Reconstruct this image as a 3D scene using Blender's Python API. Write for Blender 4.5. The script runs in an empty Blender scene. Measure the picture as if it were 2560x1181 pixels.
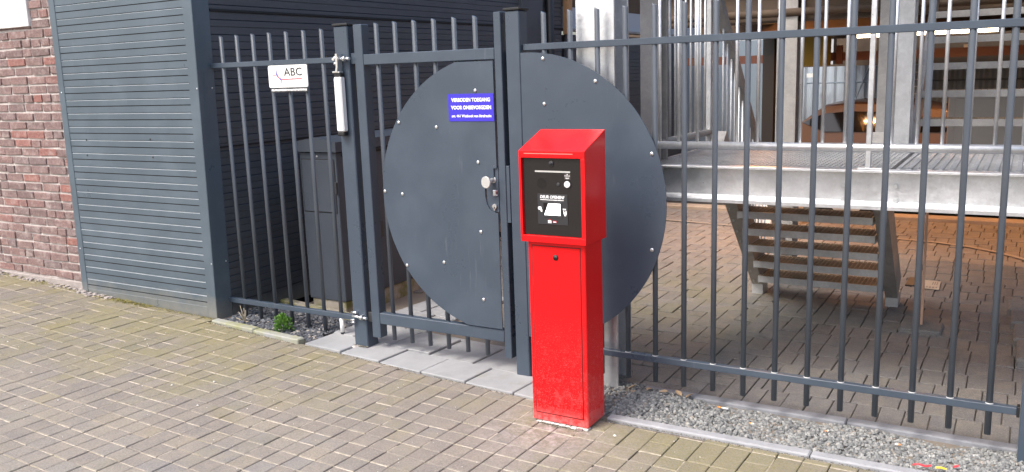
import bpy, math, random
from mathutils import Vector, Matrix
random.seed(11)
R = random.random
def U(a, b): return a + (b - a) * random.random()

# ------------------------------------------------------------------ camera, sky, sun, exposure
scn = bpy.context.scene
COL = scn.collection
cam_d = bpy.data.cameras.new('camera')
cam = bpy.data.objects.new('camera', cam_d)
COL.objects.link(cam)
cam_d.sensor_width = 36.0
cam_d.lens = 2177.3 / 2560 * 36
cam_d.clip_start = .05
cam_d.clip_end = 400
YAW, PITCH, ROLL = -.5379, -.1856, -.0342
CAMP = Vector((.0666, -3.8346, 1.5947))
cyw, syw, cp, sp = math.cos(YAW), math.sin(YAW), math.cos(PITCH), math.sin(PITCH)
fwd = Vector((syw * cp, cyw * cp, sp))
rt = Vector((cyw, -syw, 0)); up = rt.cross(fwd)
rt2 = rt * math.cos(ROLL) + up * math.sin(ROLL)
up2 = up * math.cos(ROLL) - rt * math.sin(ROLL)
cam.matrix_world = Matrix(((rt2.x, up2.x, -fwd.x, CAMP.x), (rt2.y, up2.y, -fwd.y, CAMP.y),
                           (rt2.z, up2.z, -fwd.z, CAMP.z), (0, 0, 0, 1)))
scn.camera = cam

SUN_EL, SUN_AZ = 52.0, 205.0          # azimuth clockwise from +Y
w = bpy.data.worlds.new('World'); scn.world = w; w.use_nodes = True
wn = w.node_tree.nodes; wl = w.node_tree.links
sky = wn.new('ShaderNodeTexSky'); sky.sky_type = 'NISHITA'; sky.sun_disc = False
sky.sun_elevation = math.radians(SUN_EL); sky.sun_rotation = math.radians(SUN_AZ)
sky.dust_density = 4.0; sky.air_density = 1.0; sky.ozone_density = .6
wl.new(sky.outputs[0], wn['Background'].inputs[0]); wn['Background'].inputs[1].default_value = .15
sd = bpy.data.lights.new('sun', 'SUN'); so = bpy.data.objects.new('sun', sd); COL.objects.link(so)
sd.energy = 1.5; sd.angle = math.radians(22); sd.color = (1, .97, .925)
ea, aa = math.radians(SUN_EL), math.radians(SUN_AZ)
sv = Vector((math.sin(aa) * math.cos(ea), math.cos(aa) * math.cos(ea), math.sin(ea)))
so.rotation_euler = sv.to_track_quat('Z', 'Y').to_euler()
scn.view_settings.view_transform = 'Standard'; scn.view_settings.look = 'None'
scn.view_settings.gamma = 1; scn.view_settings.use_curve_mapping = False
scn.view_settings.exposure = 1.0

# ------------------------------------------------------------------ mesh builder
class MB:
    def __init__(s): s.v = []; s.f = []; s.m = []; s.s = []; s.r = []; s.rnd = 0.0
    def face(s, idx, m=0, smooth=False): s.f.append(tuple(idx)); s.m.append(m); s.s.append(smooth); s.r.append(s.rnd)
    def convex(s, vs, fs, m=0, smooth=False):
        o = len(s.v); s.v += [tuple(p) for p in vs]
        c = Vector((0, 0, 0))
        for p in vs: c += Vector(p)
        c /= len(vs)
        for f in fs:
            P = [Vector(vs[i]) for i in f]
            n = (P[1] - P[0]).cross(P[2] - P[0])
            if n.length < 1e-14 and len(P) > 3: n = (P[2] - P[1]).cross(P[3] - P[1])
            ctr = sum(P, Vector((0, 0, 0))) / len(P)
            if n.dot(ctr - c) < 0: f = tuple(reversed(f))
            s.face([o + i for i in f], m, smooth)
        return s
    def box(s, x0, x1, y0, y1, z0, z1, m=0, c=0.0, tf=None):
        if c <= 0:
            vs = [(x, y, z) for x in (x0, x1) for y in (y0, y1) for z in (z0, z1)]
            fs = [(0, 1, 3, 2), (4, 5, 7, 6), (0, 1, 5, 4), (2, 3, 7, 6), (0, 2, 6, 4), (1, 3, 7, 5)]
        else:
            vs = []; ix = {}
            for a, x in enumerate((x0, x1)):
                for b, y in enumerate((y0, y1)):
                    for d, z in enumerate((z0, z1)):
                        ci = lambda k: c if k == 0 else -c
                        ix[(a, b, d, 0)] = len(vs); vs.append((x, y + ci(b), z + ci(d)))
                        ix[(a, b, d, 1)] = len(vs); vs.append((x + ci(a), y, z + ci(d)))
                        ix[(a, b, d, 2)] = len(vs); vs.append((x + ci(a), y + ci(b), z))
            fs = []
            for a in (0, 1):
                fs.append([ix[(a, b, d, 0)] for b, d in ((0, 0), (0, 1), (1, 1), (1, 0))])
                fs.append([ix[(b, a, d, 1)] for b, d in ((0, 0), (0, 1), (1, 1), (1, 0))])
                fs.append([ix[(b, d, a, 2)] for b, d in ((0, 0), (0, 1), (1, 1), (1, 0))])
                for b in (0, 1):
                    fs.append([ix[(a, b, 0, 0)], ix[(a, b, 1, 0)], ix[(a, b, 1, 1)], ix[(a, b, 0, 1)]])
                    fs.append([ix[(a, 0, b, 0)], ix[(a, 1, b, 0)], ix[(a, 1, b, 2)], ix[(a, 0, b, 2)]])
                    fs.append([ix[(0, a, b, 1)], ix[(1, a, b, 1)], ix[(1, a, b, 2)], ix[(0, a, b, 2)]])
                    for d in (0, 1): fs.append([ix[(a, b, d, 0)], ix[(a, b, d, 1)], ix[(a, b, d, 2)]])
        if tf: vs = [tf(*p) for p in vs]
        return s.convex(vs, fs, m)
    def prism(s, poly, axis, a0, a1, m=0, tf=None, smooth_from=None):
        """poly: list of 2D points (ccw or cw), extruded along axis 0/1/2 from a0 to a1"""
        n = len(poly)
        def mk(p, a):
            q = (a, p[0], p[1]) if axis == 0 else ((p[0], a, p[1]) if axis == 1 else (p[0], p[1], a))
            return tf(*q) if tf else q
        area = sum(poly[i][0] * poly[(i + 1) % n][1] - poly[(i + 1) % n][0] * poly[i][1] for i in range(n))
        o = len(s.v); s.v += [mk(p, a0) for p in poly] + [mk(p, a1) for p in poly]
        pos = (area > 0) == (a1 > a0)
        if axis == 1: pos = not pos
        for i in range(n):
            j = (i + 1) % n
            q = (o + i, o + j, o + n + j, o + n + i)
            s.face(q if pos else q[::-1], m)
        q = tuple(range(o, o + n)); r = tuple(range(o + n, o + 2 * n))
        s.face(q[::-1] if pos else q, m); s.face(r if pos else r[::-1], m)
        return s
    def tube(s, pts, rad, seg=10, m=0, cap=True, cut=0.0):
        pts = [Vector(p) for p in pts]
        rads = rad if isinstance(rad, (list, tuple)) else [rad] * len(pts)
        o = len(s.v); prev = None
        for i, p in enumerate(pts):
            d = (pts[min(i + 1, len(pts) - 1)] - pts[max(i - 1, 0)]).normalized()
            if prev is None:
                a = Vector((1, 0, 0)) if abs(d.x) < .9 else Vector((0, 1, 0))
                u_ = d.cross(a).normalized()
            else: u_ = (prev - d * prev.dot(d)).normalized()
            prev = u_; v_ = d.cross(u_)
            for k in range(seg):
                t = 2 * math.pi * k / seg
                off = u_ * math.cos(t) * rads[i] + v_ * math.sin(t) * rads[i]
                q = p + off
                if cut and i == len(pts) - 1: q = q + d * (off.x * cut)
                s.v.append(tuple(q))
        for i in range(len(pts) - 1):
            for k in range(seg):
                a = o + i * seg + k; b = o + i * seg + (k + 1) % seg
                s.face((a, b, b + seg, a + seg), m, True)
        if cap:
            s.face([o + k for k in range(seg)][::-1], m)
            s.face([o + (len(pts) - 1) * seg + k for k in range(seg)], m)
        return s
    def disc(s, c, n, r, h, seg=14, m=0, dome=0.0):
        c = Vector(c); n = Vector(n).normalized()
        if dome: s.tube([c, c + n * h * .5, c + n * h * .85, c + n * h], [r, r * .95, r * .7, r * .25], seg, m)
        else: s.tube([c, c + n * h], r, seg, m)
        return s
    def mesh(s, name, mats):
        me = bpy.data.meshes.new(name); me.from_pydata(s.v, [], s.f)
        for m in (mats if isinstance(mats, (list, tuple)) else [mats]): me.materials.append(m)
        me.polygons.foreach_set('material_index', s.m); me.polygons.foreach_set('use_smooth', s.s)
        if any(s.r):
            at = me.attributes.new('rnd', 'FLOAT', 'FACE'); at.data.foreach_set('value', s.r)
        me.update(); return me
    def obj(s, name, mats, parent=None):
        return link(name, s.mesh(name, mats), parent)

def link(name, me, parent=None, loc=None):
    o = bpy.data.objects.new(name, me); COL.objects.link(o)
    if loc: o.location = loc
    if parent:
        o.parent = parent
        if parent.type == 'EMPTY': o.matrix_parent_inverse = Matrix.Translation(-Vector(parent.location))
    return o
def thing(name, label, cat, loc=(0, 0, 0), group=None):
    o = bpy.data.objects.new(name, None); COL.objects.link(o); o.location = loc; o.empty_display_size = .1
    o['label'] = label; o['category'] = cat
    if group: o['group'] = group
    return o
def tag(o, label, cat, group=None):
    o['label'] = label; o['category'] = cat
    if group: o['group'] = group
    return o
def struct(o, kind='structure'): o['kind'] = kind; return o
def text(s, size, bold=0.0, width=None, ext=.0006, shear=0.0):
    cu = bpy.data.curves.new('lettering', 'FONT'); cu.body = s; cu.size = size; cu.align_x = 'CENTER'; cu.align_y = 'CENTER'
    cu.offset = bold; cu.extrude = ext; cu.resolution_u = 3; cu.shear = shear
    o = bpy.data.objects.new('lettering', cu); COL.objects.link(o)
    dg = bpy.context.evaluated_depsgraph_get()
    me = bpy.data.meshes.new_from_object(o.evaluated_get(dg))
    bpy.data.objects.remove(o)
    xs = [v.co.x for v in me.vertices]; cx = (max(xs) + min(xs)) / 2
    k = (width / (max(xs) - min(xs))) if width else 1
    for v in me.vertices: v.co = Vector(((v.co.x - cx) * k, -v.co.z, v.co.y))
    return me
def put_text(s, size, mat, parent, loc, name='lettering', **k):
    me = text(s, size, **k); me.materials.clear(); me.materials.append(mat)
    return link(name, me, parent, loc)

# ------------------------------------------------------------------ materials
def mat(name, base=(.5, .5, .5), rough=.6, metal=0.0, spec=.5, coat=0.0):
    m = bpy.data.materials.new(name); m.use_nodes = True
    b = m.node_tree.nodes['Principled BSDF']
    b.inputs['Base Color'].default_value = (*base, 1); b.inputs['Roughness'].default_value = rough
    b.inputs['Metallic'].default_value = metal; b.inputs['Specular IOR Level'].default_value = spec
    b.inputs['Coat Weight'].default_value = coat; b.inputs['Coat Roughness'].default_value = .08
    return m
class NT:
    def __init__(s, m): s.m = m; s.t = m.node_tree; s.b = s.t.nodes['Principled BSDF']
    def n(s, ty, **k):
        o = s.t.nodes.new(ty)
        for a, b in k.items(): setattr(o, a, b)
        return o
    def l(s, a, b): s.t.links.new(a, b)
    def pos(s):
        if not hasattr(s, 'p'): s.p = s.n('ShaderNodeNewGeometry').outputs['Position']
        return s.p
    def noise(s, scale, detail=4, rough=.6, vec=None, dist=0.0, out='Fac'):
        o = s.n('ShaderNodeTexNoise'); o.inputs['Scale'].default_value = scale; o.inputs['Detail'].default_value = detail
        o.inputs['Roughness'].default_value = rough; o.inputs['Distortion'].default_value = dist
        s.l(vec or s.pos(), o.inputs['Vector']); return o.outputs[out]
    def vor(s, scale, out='Distance', vec=None):
        o = s.n('ShaderNodeTexVoronoi'); o.inputs['Scale'].default_value = scale; s.l(vec or s.pos(), o.inputs['Vector']); return o.outputs[out]
    def scalev(s, v):
        o = s.n('ShaderNodeVectorMath', operation='MULTIPLY'); s.l(s.pos(), o.inputs[0]); o.inputs[1].default_value = v; return o.outputs[0]
    def ramp(s, fac, stops, interp='LINEAR'):
        o = s.n('ShaderNodeValToRGB'); e = o.color_ramp.elements; o.color_ramp.interpolation = interp
        while len(e) < len(stops): e.new(.5)
        for k, (p, c) in enumerate(stops):
            e[k].position = p; e[k].color = (*c, 1) if isinstance(c, (tuple, list)) else (c, c, c, 1)
        s.l(fac, o.inputs[0]); return o.outputs[0]
    def mix(s, f, a, b, mode='MIX'):
        o = s.n('ShaderNodeMix', data_type='RGBA', blend_type=mode); o.clamp_factor = True
        for v, i in ((f, 0), (a, 6), (b, 7)):
            if isinstance(v, (int, float)): o.inputs[i].default_value = v
            elif isinstance(v, (tuple, list)): o.inputs[i].default_value = (*v, 1)
            else: s.l(v, o.inputs[i])
        return o.outputs[2]
    def math(s, op, a, b=0.0, clamp=False):
        o = s.n('ShaderNodeMath', operation=op); o.use_clamp = clamp
        for v, i in ((a, 0), (b, 1)):
            if isinstance(v, (int, float)): o.inputs[i].default_value = v
            else: s.l(v, o.inputs[i])
        return o.outputs[0]
    def mr(s, v, a, b, c=0.0, d=1.0):
        o = s.n('ShaderNodeMapRange'); s.l(v, o.inputs[0])
        for i, x in enumerate((a, b, c, d)): o.inputs[i + 1].default_value = x
        return o.outputs[0]
    def xyz(s, k):
        o = s.n('ShaderNodeSeparateXYZ'); s.l(s.pos(), o.inputs[0]); return o.outputs[k]
    def near(s, p, r, stretch=(1, 1, 1)):
        a = s.n('ShaderNodeVectorMath', operation='SUBTRACT'); s.l(s.pos(), a.inputs[0]); a.inputs[1].default_value = p
        b = s.n('ShaderNodeVectorMath', operation='MULTIPLY'); s.l(a.outputs[0], b.inputs[0]); b.inputs[1].default_value = stretch
        c = s.n('ShaderNodeVectorMath', operation='LENGTH'); s.l(b.outputs[0], c.inputs[0])
        return s.mr(c.outputs['Value'], 0, r, 1, 0)
    def bump(s, h, strength=.3, dist=.01):
        o = s.n('ShaderNodeBump'); o.inputs['Strength'].default_value = strength; o.inputs['Distance'].default_value = dist
        s.l(h, o.inputs['Height']); s.l(o.outputs[0], s.b.inputs['Normal']); return o
    def color(s, c): s.l(c, s.b.inputs['Base Color'])
    def rough(s, c): s.l(c, s.b.inputs['Roughness'])
    def rnd(s, stuff):
        if stuff:
            o = s.n('ShaderNodeAttribute'); o.attribute_name = 'rnd'; return o.outputs['Fac']
        return s.n('ShaderNodeObjectInfo').outputs['Random']

def paint(name, base, rough=.36, dust=.25, low=None, coat=.0):
    m = mat(name, base, rough, coat=coat); t = NT(m)
    n1 = t.noise(3.0, 6, .65); n2 = t.noise(70, 4, .7)
    f = t.math('MULTIPLY', t.mr(n1, .45, .75), dust)
    c = t.mix(f, base, tuple(min(1, b * 1.5 + .02) for b in base))
    sp_ = t.mr(t.noise(210, 2, .6), .70, .74)
    c = t.mix(t.math('MULTIPLY', t.math('MULTIPLY', sp_, t.mr(n1, .5, .7)), .05), c, (.4, .4, .38))
    st = t.noise(1.0, 3, .6, t.scalev((55, 55, 5)))
    c = t.mix(t.math('MULTIPLY', t.math('MULTIPLY', t.mr(st, .62, .74), t.mr(t.noise(2.2, 3, .5), .52, .7)), .16), c, (.30, .33, .36))
    if low:
        zz = t.math('ADD', t.xyz(2), t.math('MULTIPLY', t.noise(9, 5, .7), -low * 1.2))
        c = t.mix(t.math('MULTIPLY', t.mr(zz, -low * .6, low * .45, 1, 0), .75), c, (.27, .25, .2))
    t.color(c)
    t.rough(t.mr(n1, .3, .8, rough - .06, rough + .16))
    h = t.math('ADD', t.math('MULTIPLY', t.noise(160, 2, .5), .004), t.noise(2.6, 2, .5))
    t.bump(h, .22, .012)
    return m
ANTH = paint('anthracite_paint', (.052, .071, .097), .30, .3)
ANTH_BAR = paint('anthracite_bar_paint', (.080, .093, .112), .32, .3)
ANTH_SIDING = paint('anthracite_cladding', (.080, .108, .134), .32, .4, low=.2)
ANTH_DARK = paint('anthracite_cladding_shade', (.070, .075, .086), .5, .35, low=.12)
ANTH_CAB = paint('cabinet_paint', (.050, .061, .080), .5, .3)
LEDGE = mat('pale_bevel_edge', (.48, .52, .55), .35, .2)
GROOVE = mat('dark_joint', (.008, .009, .011), .7)
RED = mat('red_powder_coat', (.74, .007, .010), .34, spec=.28, coat=.08)
t = NT(RED)
zz = t.xyz(2)
d1 = t.math('MULTIPLY', t.mr(zz, .02, .5, 1, 0), t.mr(t.noise(26, 6, .75), .5, .72))
d2 = t.math('MULTIPLY', t.mr(zz, .1, .55, 1, 0), t.mr(t.noise(240, 3, .75), .59, .66))
d3 = t.math('MULTIPLY', t.mr(zz, .0, .09, 1, 0), t.mr(t.noise(45, 5, .7), .35, .6))
dd = t.math('MAXIMUM', t.math('MAXIMUM', t.math('MULTIPLY', d1, .16), t.math('MULTIPLY', d2, .5)), t.math('MULTIPLY', d3, .6))
t.color(t.mix(dd, (.74, .007, .010), (.62, .35, .33)))
t.rough(t.mr(dd, 0, 1, .26, .75)); t.bump(t.noise(220, 3, .5), .04, .002)
BLACKP = mat('black_panel', (.014, .012, .012), .22, coat=.2)
BLACK = mat('black_plastic', (.012, .012, .013), .5)
BLACKGLOSS = mat('black_glass', (.006, .006, .007), .08, spec=.6)
DGREY = mat('dark_grey_plastic', (.035, .035, .038), .45)
WHITE = mat('white_enamel', (.82, .82, .80), .3)
WHITEPRINT = mat('white_print', (.85, .85, .85), .5)
GREYPRINT = mat('grey_print', (.12, .12, .13), .5)
REDPRINT = mat('red_print', (.55, .03, .06), .5)
BLUEPRINT = mat('violet_print', (.12, .08, .42), .5)
BLUESIGN = mat('blue_sign_face', (.045, .032, .50), .35)
STEEL = mat('bright_steel', (.75, .76, .77), .28, .9)
SATIN = mat('satin_aluminium', (.62, .62, .60), .45, .6)
ALU = mat('white_aluminium', (.88, .88, .86), .3, .15); t = NT(ALU); t.rough(t.mr(t.noise(40, 4), .3, .7, .25, .4))
def galv(name, base, rough=.42, metal=.75, warm=0.0):
    m = mat(name, base, rough, metal); t = NT(m)
    v = t.vor(90, 'Color'); n = t.noise(5, 6, .7); n2 = t.noise(38, 5, .7)
    sep = t.n('ShaderNodeSeparateColor'); t.l(v, sep.inputs[0])
    c = t.mix(t.mr(n, .35, .7), tuple(b * .78 for b in base), tuple(min(1, b * 1.18) for b in base))
    c = t.mix(t.math('MULTIPLY', sep.outputs[0], .28), c, tuple(b * .72 for b in base))
    c = t.mix(t.math('MULTIPLY', t.mr(n2, .62, .74), .5), c, (.62, .60, .57))
    t.color(c); t.rough(t.math('ADD', t.mr(n2, .3, .7, rough - .08, rough + .12), t.math('MULTIPLY', sep.outputs[1], .1)))
    t.bump(n2, .12, .004); return m
GALV = galv('galvanised_steel', (.60, .61, .62), .40, .62)
GALV_B = galv('galvanised_bright', (.72, .73, .75), .34, .75)
LAMP_TINT = galv('lamp_tinted_grating', (.33, .25, .17), .65, .15)  # tread grating, the lamps' warm light put into its base colour
GALV_D = galv('galvanised_weathered', (.40, .385, .37), .55, .35)
CONC = mat('concrete_flag', (.47, .47, .46), .85); t = NT(CONC)
c = t.mix(t.mr(t.noise(2.2, 6, .7), .3, .7), (.25, .255, .26), (.36, .365, .37))
c = t.mix(t.math('MULTIPLY', t.mr(t.noise(5, 5, .7), .58, .72), .5), c, (.22, .22, .16))
c = t.mix(t.math('MULTIPLY', t.mr(t.noise(240, 2, .6), .62, .7), .5), c, (.2, .2, .2))
t.color(c); t.bump(t.noise(120, 5, .7), .25, .004)
KERB = mat('concrete_kerb', (.44, .44, .45), .85); t = NT(KERB)
c = t.mix(t.mr(t.noise(6, 6, .7), .35, .65), (.27, .275, .29), (.38, .385, .40))
mossy = t.math('MULTIPLY', t.near((-4.2, 0, 0), 1.1, (.8, .5, 1)), t.mr(t.noise(8, 5, .7), .3, .55))
c = t.mix(mossy, c, (.26, .26, .12))
t.color(c); t.bump(t.noise(90, 5, .7), .3, .005)
def paver_mat(name, ramp, stuff, yard=False):
    m = mat(name, (.3, .26, .22), .92, spec=.25); t = NT(m)
    r = t.rnd(stuff)
    c = t.ramp(r, ramp)
    big = t.noise(1.9, 5, .65)
    c = t.mix(t.math('MULTIPLY', t.mr(big, .42, .66), .48), c, (.205, .188, .182))
    far = t.math('MULTIPLY', t.near((-5.2, .2, 0), 2.6, (.6, 1.2, 1)), .45)
    c = t.mix(far, c, (.17, .145, .105))
    # aggregate
    c = t.mix(t.mr(t.noise(120, 4, .75), .36, .62), t.mix(.42, c, (.06, .05, .04)), c)
    c = t.mix(t.math('MULTIPLY', t.mr(t.noise(9, 5, .7), .45, .7), .35), c, (.33, .285, .22))
    c = t.mix(t.math('MULTIPLY', t.mr(t.noise(260, 2, .6), .62, .70), .5), c, (.55, .50, .44))
    if not yard:
        mm = t.noise(2.6, 6, .72)
        b1 = t.math('MULTIPLY', t.near((-.95, -.50, 0), .85, (.75, 1.4, 1)), 1.35); b2 = t.near((-4.4, -.22, .05), 1.9, (.62, 1.4, 1))
        b3 = t.near((-6.6, 0, .1), 1.3, (.5, 2.2, 1)); b4 = t.near((-3.5, -.55, 0), 1.0, (.7, 1.6, 1))
        bb = t.math('MAXIMUM', t.math('MAXIMUM', b1, t.math('MULTIPLY', b2, .95)), t.math('MAXIMUM', b3, t.math('MULTIPLY', b4, .45)))
        k = t.math('ADD', t.math('MULTIPLY', t.math('SUBTRACT', mm, .52), 1.9), t.math('MULTIPLY', bb, .85))
        k = t.mr(t.math('ADD', k, t.math('MULTIPLY', t.math('SUBTRACT', r, .5), .35)), .12, .75)
        fine = t.mr(t.noise(75, 4, .75), .3, .62)
        c = t.mix(t.math('MULTIPLY', t.math('MULTIPLY', k, fine), .72), c, t.mix(t.noise(30, 3), (.17, .155, .045), (.27, .24, .095)))
        dust = t.math('MULTIPLY', t.near((-1.7, -.62, 0), .42, (1, 1.2, 1)), t.mr(t.noise(20, 5, .75), .45, .65))
        c = t.mix(t.math('MULTIPLY', dust, .75), c, (.52, .46, .44))
    else:
        k = t.math('MULTIPLY', t.near((-1.9, 1.7, 0), 1.1, (1, .6, 1)), t.mr(t.noise(3, 5, .7), .35, .65))
        c = t.mix(t.math('MULTIPLY', k, .7), c, (.17, .16, .08))
    t.color(c)
    h = t.math('ADD', t.noise(130, 4, .75), t.math('MULTIPLY', t.noise(50, 4, .7), .8))
    t.bump(h, .55, .006)
    return m
ST_R = [(0, (0.271, 0.241, 0.213)), (0.25, (0.302, 0.271, 0.238)), (0.5, (0.292, 0.264, 0.235)), (0.72, (0.33, 0.292, 0.243)), (0.9, (0.274, 0.258, 0.243)), (1, (0.338, 0.292, 0.231))]
YD_R = [(0, (0.176, 0.167, 0.165)), (0.4, (0.224, 0.216, 0.212)), (0.75, (0.198, 0.197, 0.2)), (1, (0.233, 0.214, 0.195))]
PAV = paver_mat('street_paver', ST_R, False); PAV_S = paver_mat('street_paver_mass', ST_R, True)
YPAV = paver_mat('yard_paver', YD_R, False, True); YPAV_S = paver_mat('yard_paver_mass', YD_R, True, True)
SAND = mat('joint_sand', (.50, .43, .34), .95); t = NT(SAND)
c = t.mix(t.mr(t.noise(40, 5, .7), .35, .65), (.30, .26, .20), (.54, .48, .40))
t.color(t.mix(t.math('MULTIPLY', t.mr(t.noise(3.5, 5, .7), .5, .65), .7), c, (.16, .15, .06)))
BED = mat('dark_joint_bed', (.20, .17, .135), .95)
def stone_mat(name, stops):
    m = mat(name, (.3, .3, .3), .8); t = NT(m)
    c = t.ramp(t.rnd(True), stops)
    t.color(t.mix(t.math('MULTIPLY', t.mr(t.noise(160, 4, .7), .35, .7), .4), c, (.12, .12, .12))); t.bump(t.noise(220, 3), .3, .003)
    return m
GRAVEL = stone_mat('grey_gravel', [(0, (.13, .135, .135)), (.4, (.215, .22, .215)), (.75, (.29, .295, .285)), (.94, (.40, .40, .38)), (1, (.30, .25, .20))])
SLATE = stone_mat('slate_chip', [(0, (.045, .05, .06)), (.6, (.085, .095, .115)), (.9, (.14, .15, .17)), (.97, (.35, .32, .28)), (1, (.45, .40, .35))])
def brick_mat():
    m = mat('brick_face', (.3, .15, .12), .9, spec=.2); t = NT(m); r = t.rnd(False)
    c = t.ramp(r, [(0, (.235, .170, .163)), (.3, (.285, .196, .182)), (.55, (.315, .205, .19)), (.72, (.25, .192, .188)), (.90, (.335, .185, .165)), (1, (.38, .165, .135))])
    c = t.mix(t.mr(t.noise(60, 5, .7), .35, .68), t.mix(.45, c, (.05, .03, .03)), c)
    c = t.mix(t.math('MULTIPLY', t.mr(t.noise(14, 6, .75), .50, .68), .5), c, (.50, .43, .40))
    c = t.mix(t.math('MULTIPLY', t.mr(t.noise(120, 3, .7), .64, .70), .55), c, (.62, .57, .53))
    t.color(c); t.bump(t.math('ADD', t.noise(45, 6, .7), t.math('MULTIPLY', t.noise(170, 3, .7), .6)), .8, .008); return m
BRICK = brick_mat()
MORTAR = mat('mortar', (.5, .45, .41), .95); t = NT(MORTAR)
t.color(t.mix(t.mr(t.noise(22, 6, .75), .3, .7), (.42, .37, .345), (.64, .60, .56))); t.bump(t.noise(90, 5, .7), .6, .006)
RENDER_GREY = mat('grey_render', (.33, .29, .27), .95); t = NT(RENDER_GREY)
t.color(t.mix(t.mr(t.noise(14, 6, .7), .3, .7), (.25, .215, .20), (.40, .36, .34))); t.bump(t.noise(60, 5, .7), .5, .006)
PLINTH = mat('mossy_concrete', (.35, .3, .24), .95); t = NT(PLINTH)
c = t.mix(t.mr(t.noise(9, 6, .7), .3, .7), (.27, .235, .19), (.40, .365, .31)); t.color(t.mix(t.mr(t.noise(5, 5, .7), .42, .6), c, (.16, .16, .05))); t.bump(t.noise(80, 5, .7), .4, .006)
LEAF = mat('weed_leaf', (.10, .26, .025), .55); t = NT(LEAF); t.color(t.ramp(t.rnd(True), [(0, (.03, .085, .012)), (.5, (.075, .19, .025)), (1, (.17, .31, .05))]))
MOSS = mat('moss', (.16, .15, .03), .95); t = NT(MOSS); t.color(t.ramp(t.rnd(True), [(0, (.11, .10, .02)), (.6, (.22, .20, .045)), (1, (.34, .30, .10))]))
STRAW = mat('dry_straw', (.42, .36, .26), .85)
DRYLEAF = mat('dry_leaf', (.42, .30, .19), .8)
ORANGE = mat('butt_filter', (.75, .28, .06), .7); PAPER = mat('butt_paper', (.8, .79, .75), .8)
WRAP_R = mat('red_wrapper', (.6, .05, .06), .4); WRAP_Y = mat('yellow_wrapper', (.75, .52, .05), .4)
WOOD = mat('warm_timber', (.42, .24, .11), .7); t = NT(WOOD); t.color(t.mix(t.noise(6, 5, .6, t.scalev((8, 8, .6))), (.30, .15, .07), (.52, .30, .14)))
DECKUNDER = mat('brown_deck_steel', (.09, .06, .038), .7); t = NT(DECKUNDER); t.color(t.mix(t.mr(t.noise(2, 5, .7), .3, .7), (.055, .036, .024), (.11, .072, .045)))
YELLOWBEAM = mat('pale_yellow_beam', (.55, .42, .22), .6)
REDBEAM = mat('red_oxide_beam', (.12, .042, .025), .6)
CORR = mat('pale_blue_sheet', (.40, .46, .53), .5)
BLUEBRICK = mat('blue_grey_blockwork', (.20, .25, .30), .8)
CARPAINT = mat('bronze_car_paint', (.10, .056, .034), .38, .1, coat=.25)
CARGLASS = mat('car_glass', (.01, .01, .012), .05)
TYRE = mat('rubber', (.02, .02, .02), .85)
GREYPANEL = mat('grey_steel_panel', (.26, .245, .23), .55)
ASPHALT = mat('garage_floor', (.13, .115, .10), .9); t = NT(ASPHALT); t.color(t.mix(t.mr(t.noise(4, 6, .7), .3, .7), (.09, .08, .07), (.17, .15, .13)))
LINEPAINT = mat('line_paint', (.27, .235, .20), .9)
def emit(name, colr, s):
    m = mat(name, colr, .5); b = m.node_tree.nodes['Principled BSDF']
    b.inputs['Emission Color'].default_value = (*colr, 1); b.inputs['Emission Strength'].default_value = s; return m
LAMPGLOW = emit('lamp_tube', (1, .80, .55), 6.0)
EMISSIVE_WHITE = emit('emissive_white', (.95, .97, 1), .9)

# ------------------------------------------------------------------ ground
def gz(x): return .0035 * (x + .8) ** 2 if x < -.8 else 0.0
class Scatter: pass
CAMX, CAMY = CAMP.x, CAMP.y
def in_view(x, y, z=0.0, pad=.08):
    d = Vector((x, y, z)) - CAMP; f = d.dot(fwd)
    if f < .2: return False
    return abs(d.dot(rt2) / f) < 36 / 2 / cam_d.lens + pad and abs(d.dot(up2) / f) < (36 * 1181 / 2560) / 2 / cam_d.lens + pad

def sheet(name, x0, x1, y0, y1, zf, m, nx=30, ny=4):
    b = MB()
    for i in range(nx + 1):
        for j in range(ny + 1):
            x = x0 + (x1 - x0) * i / nx; y = y0 + (y1 - y0) * j / ny; b.v.append((x, y, zf(x)))
    for i in range(nx):
        for j in range(ny):
            a = i * (ny + 1) + j; b.face((a, a + ny + 1, a + ny + 2, a + 1))
    return b.obj(name, m)
ground = struct(sheet('ground', -60, 40, -60, 60, lambda x: -.42, ASPHALT, 4, 4))
pavement = struct(sheet('street_pavement', -12, 6, -14, .4, lambda x: gz(x) - .012, BED, 60, 2))

def edge_y(x):                         # back edge of the street paving
    if x < -5.98: return .0
    if x < -4.49: return -.035
    if x < -3.63: return -.105 + (x + 4.49) * -.085
    if x < -1.835: return -.152 - (x + 3.63) * .085
    if x < -1.54: return -.50
    return -.362
P = .105
TH = -.022
cth, sth = math.cos(TH), math.sin(TH)
def g2w(u, v): return (u * cth - v * sth, u * sth + v * cth)
def paver_top(b, w_, l_, hgt, m=0, c=.0024, T=None, jig=0.0):
    x, y = w_ / 2, l_ / 2
    vs = [(-x, -y, -.03), (x, -y, -.03), (x, y, -.03), (-x, y, -.03),
          (-x, -y, -c), (x, -y, -c), (x, y, -c), (-x, y, -c),
          (-x + c * 1.4, -y + c * 1.4, 0), (x - c * 1.4, -y + c * 1.4, 0), (x - c * 1.4, y - c * 1.4, 0), (-x + c * 1.4, y - c * 1.4, 0)]
    if T: vs = [T(*p) for p in vs]
    o = len(b.v); b.v += vs
    for k in (0, 4):
        for i in range(4):
            j = (i + 1) % 4; b.face((o + k + i, o + k + j, o + k + 4 + j, o + k + 4 + i), m)
    b.face((o + 8, o + 9, o + 10, o + 11), m)
    return b
cells = {}
pav_list = []                            # (cx, cy, w, l)
iu0, iu1 = int(-12 / P), int(1.3 / P); iv0, iv1 = int(-3.2 / P), int(1.0 / P)
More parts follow.
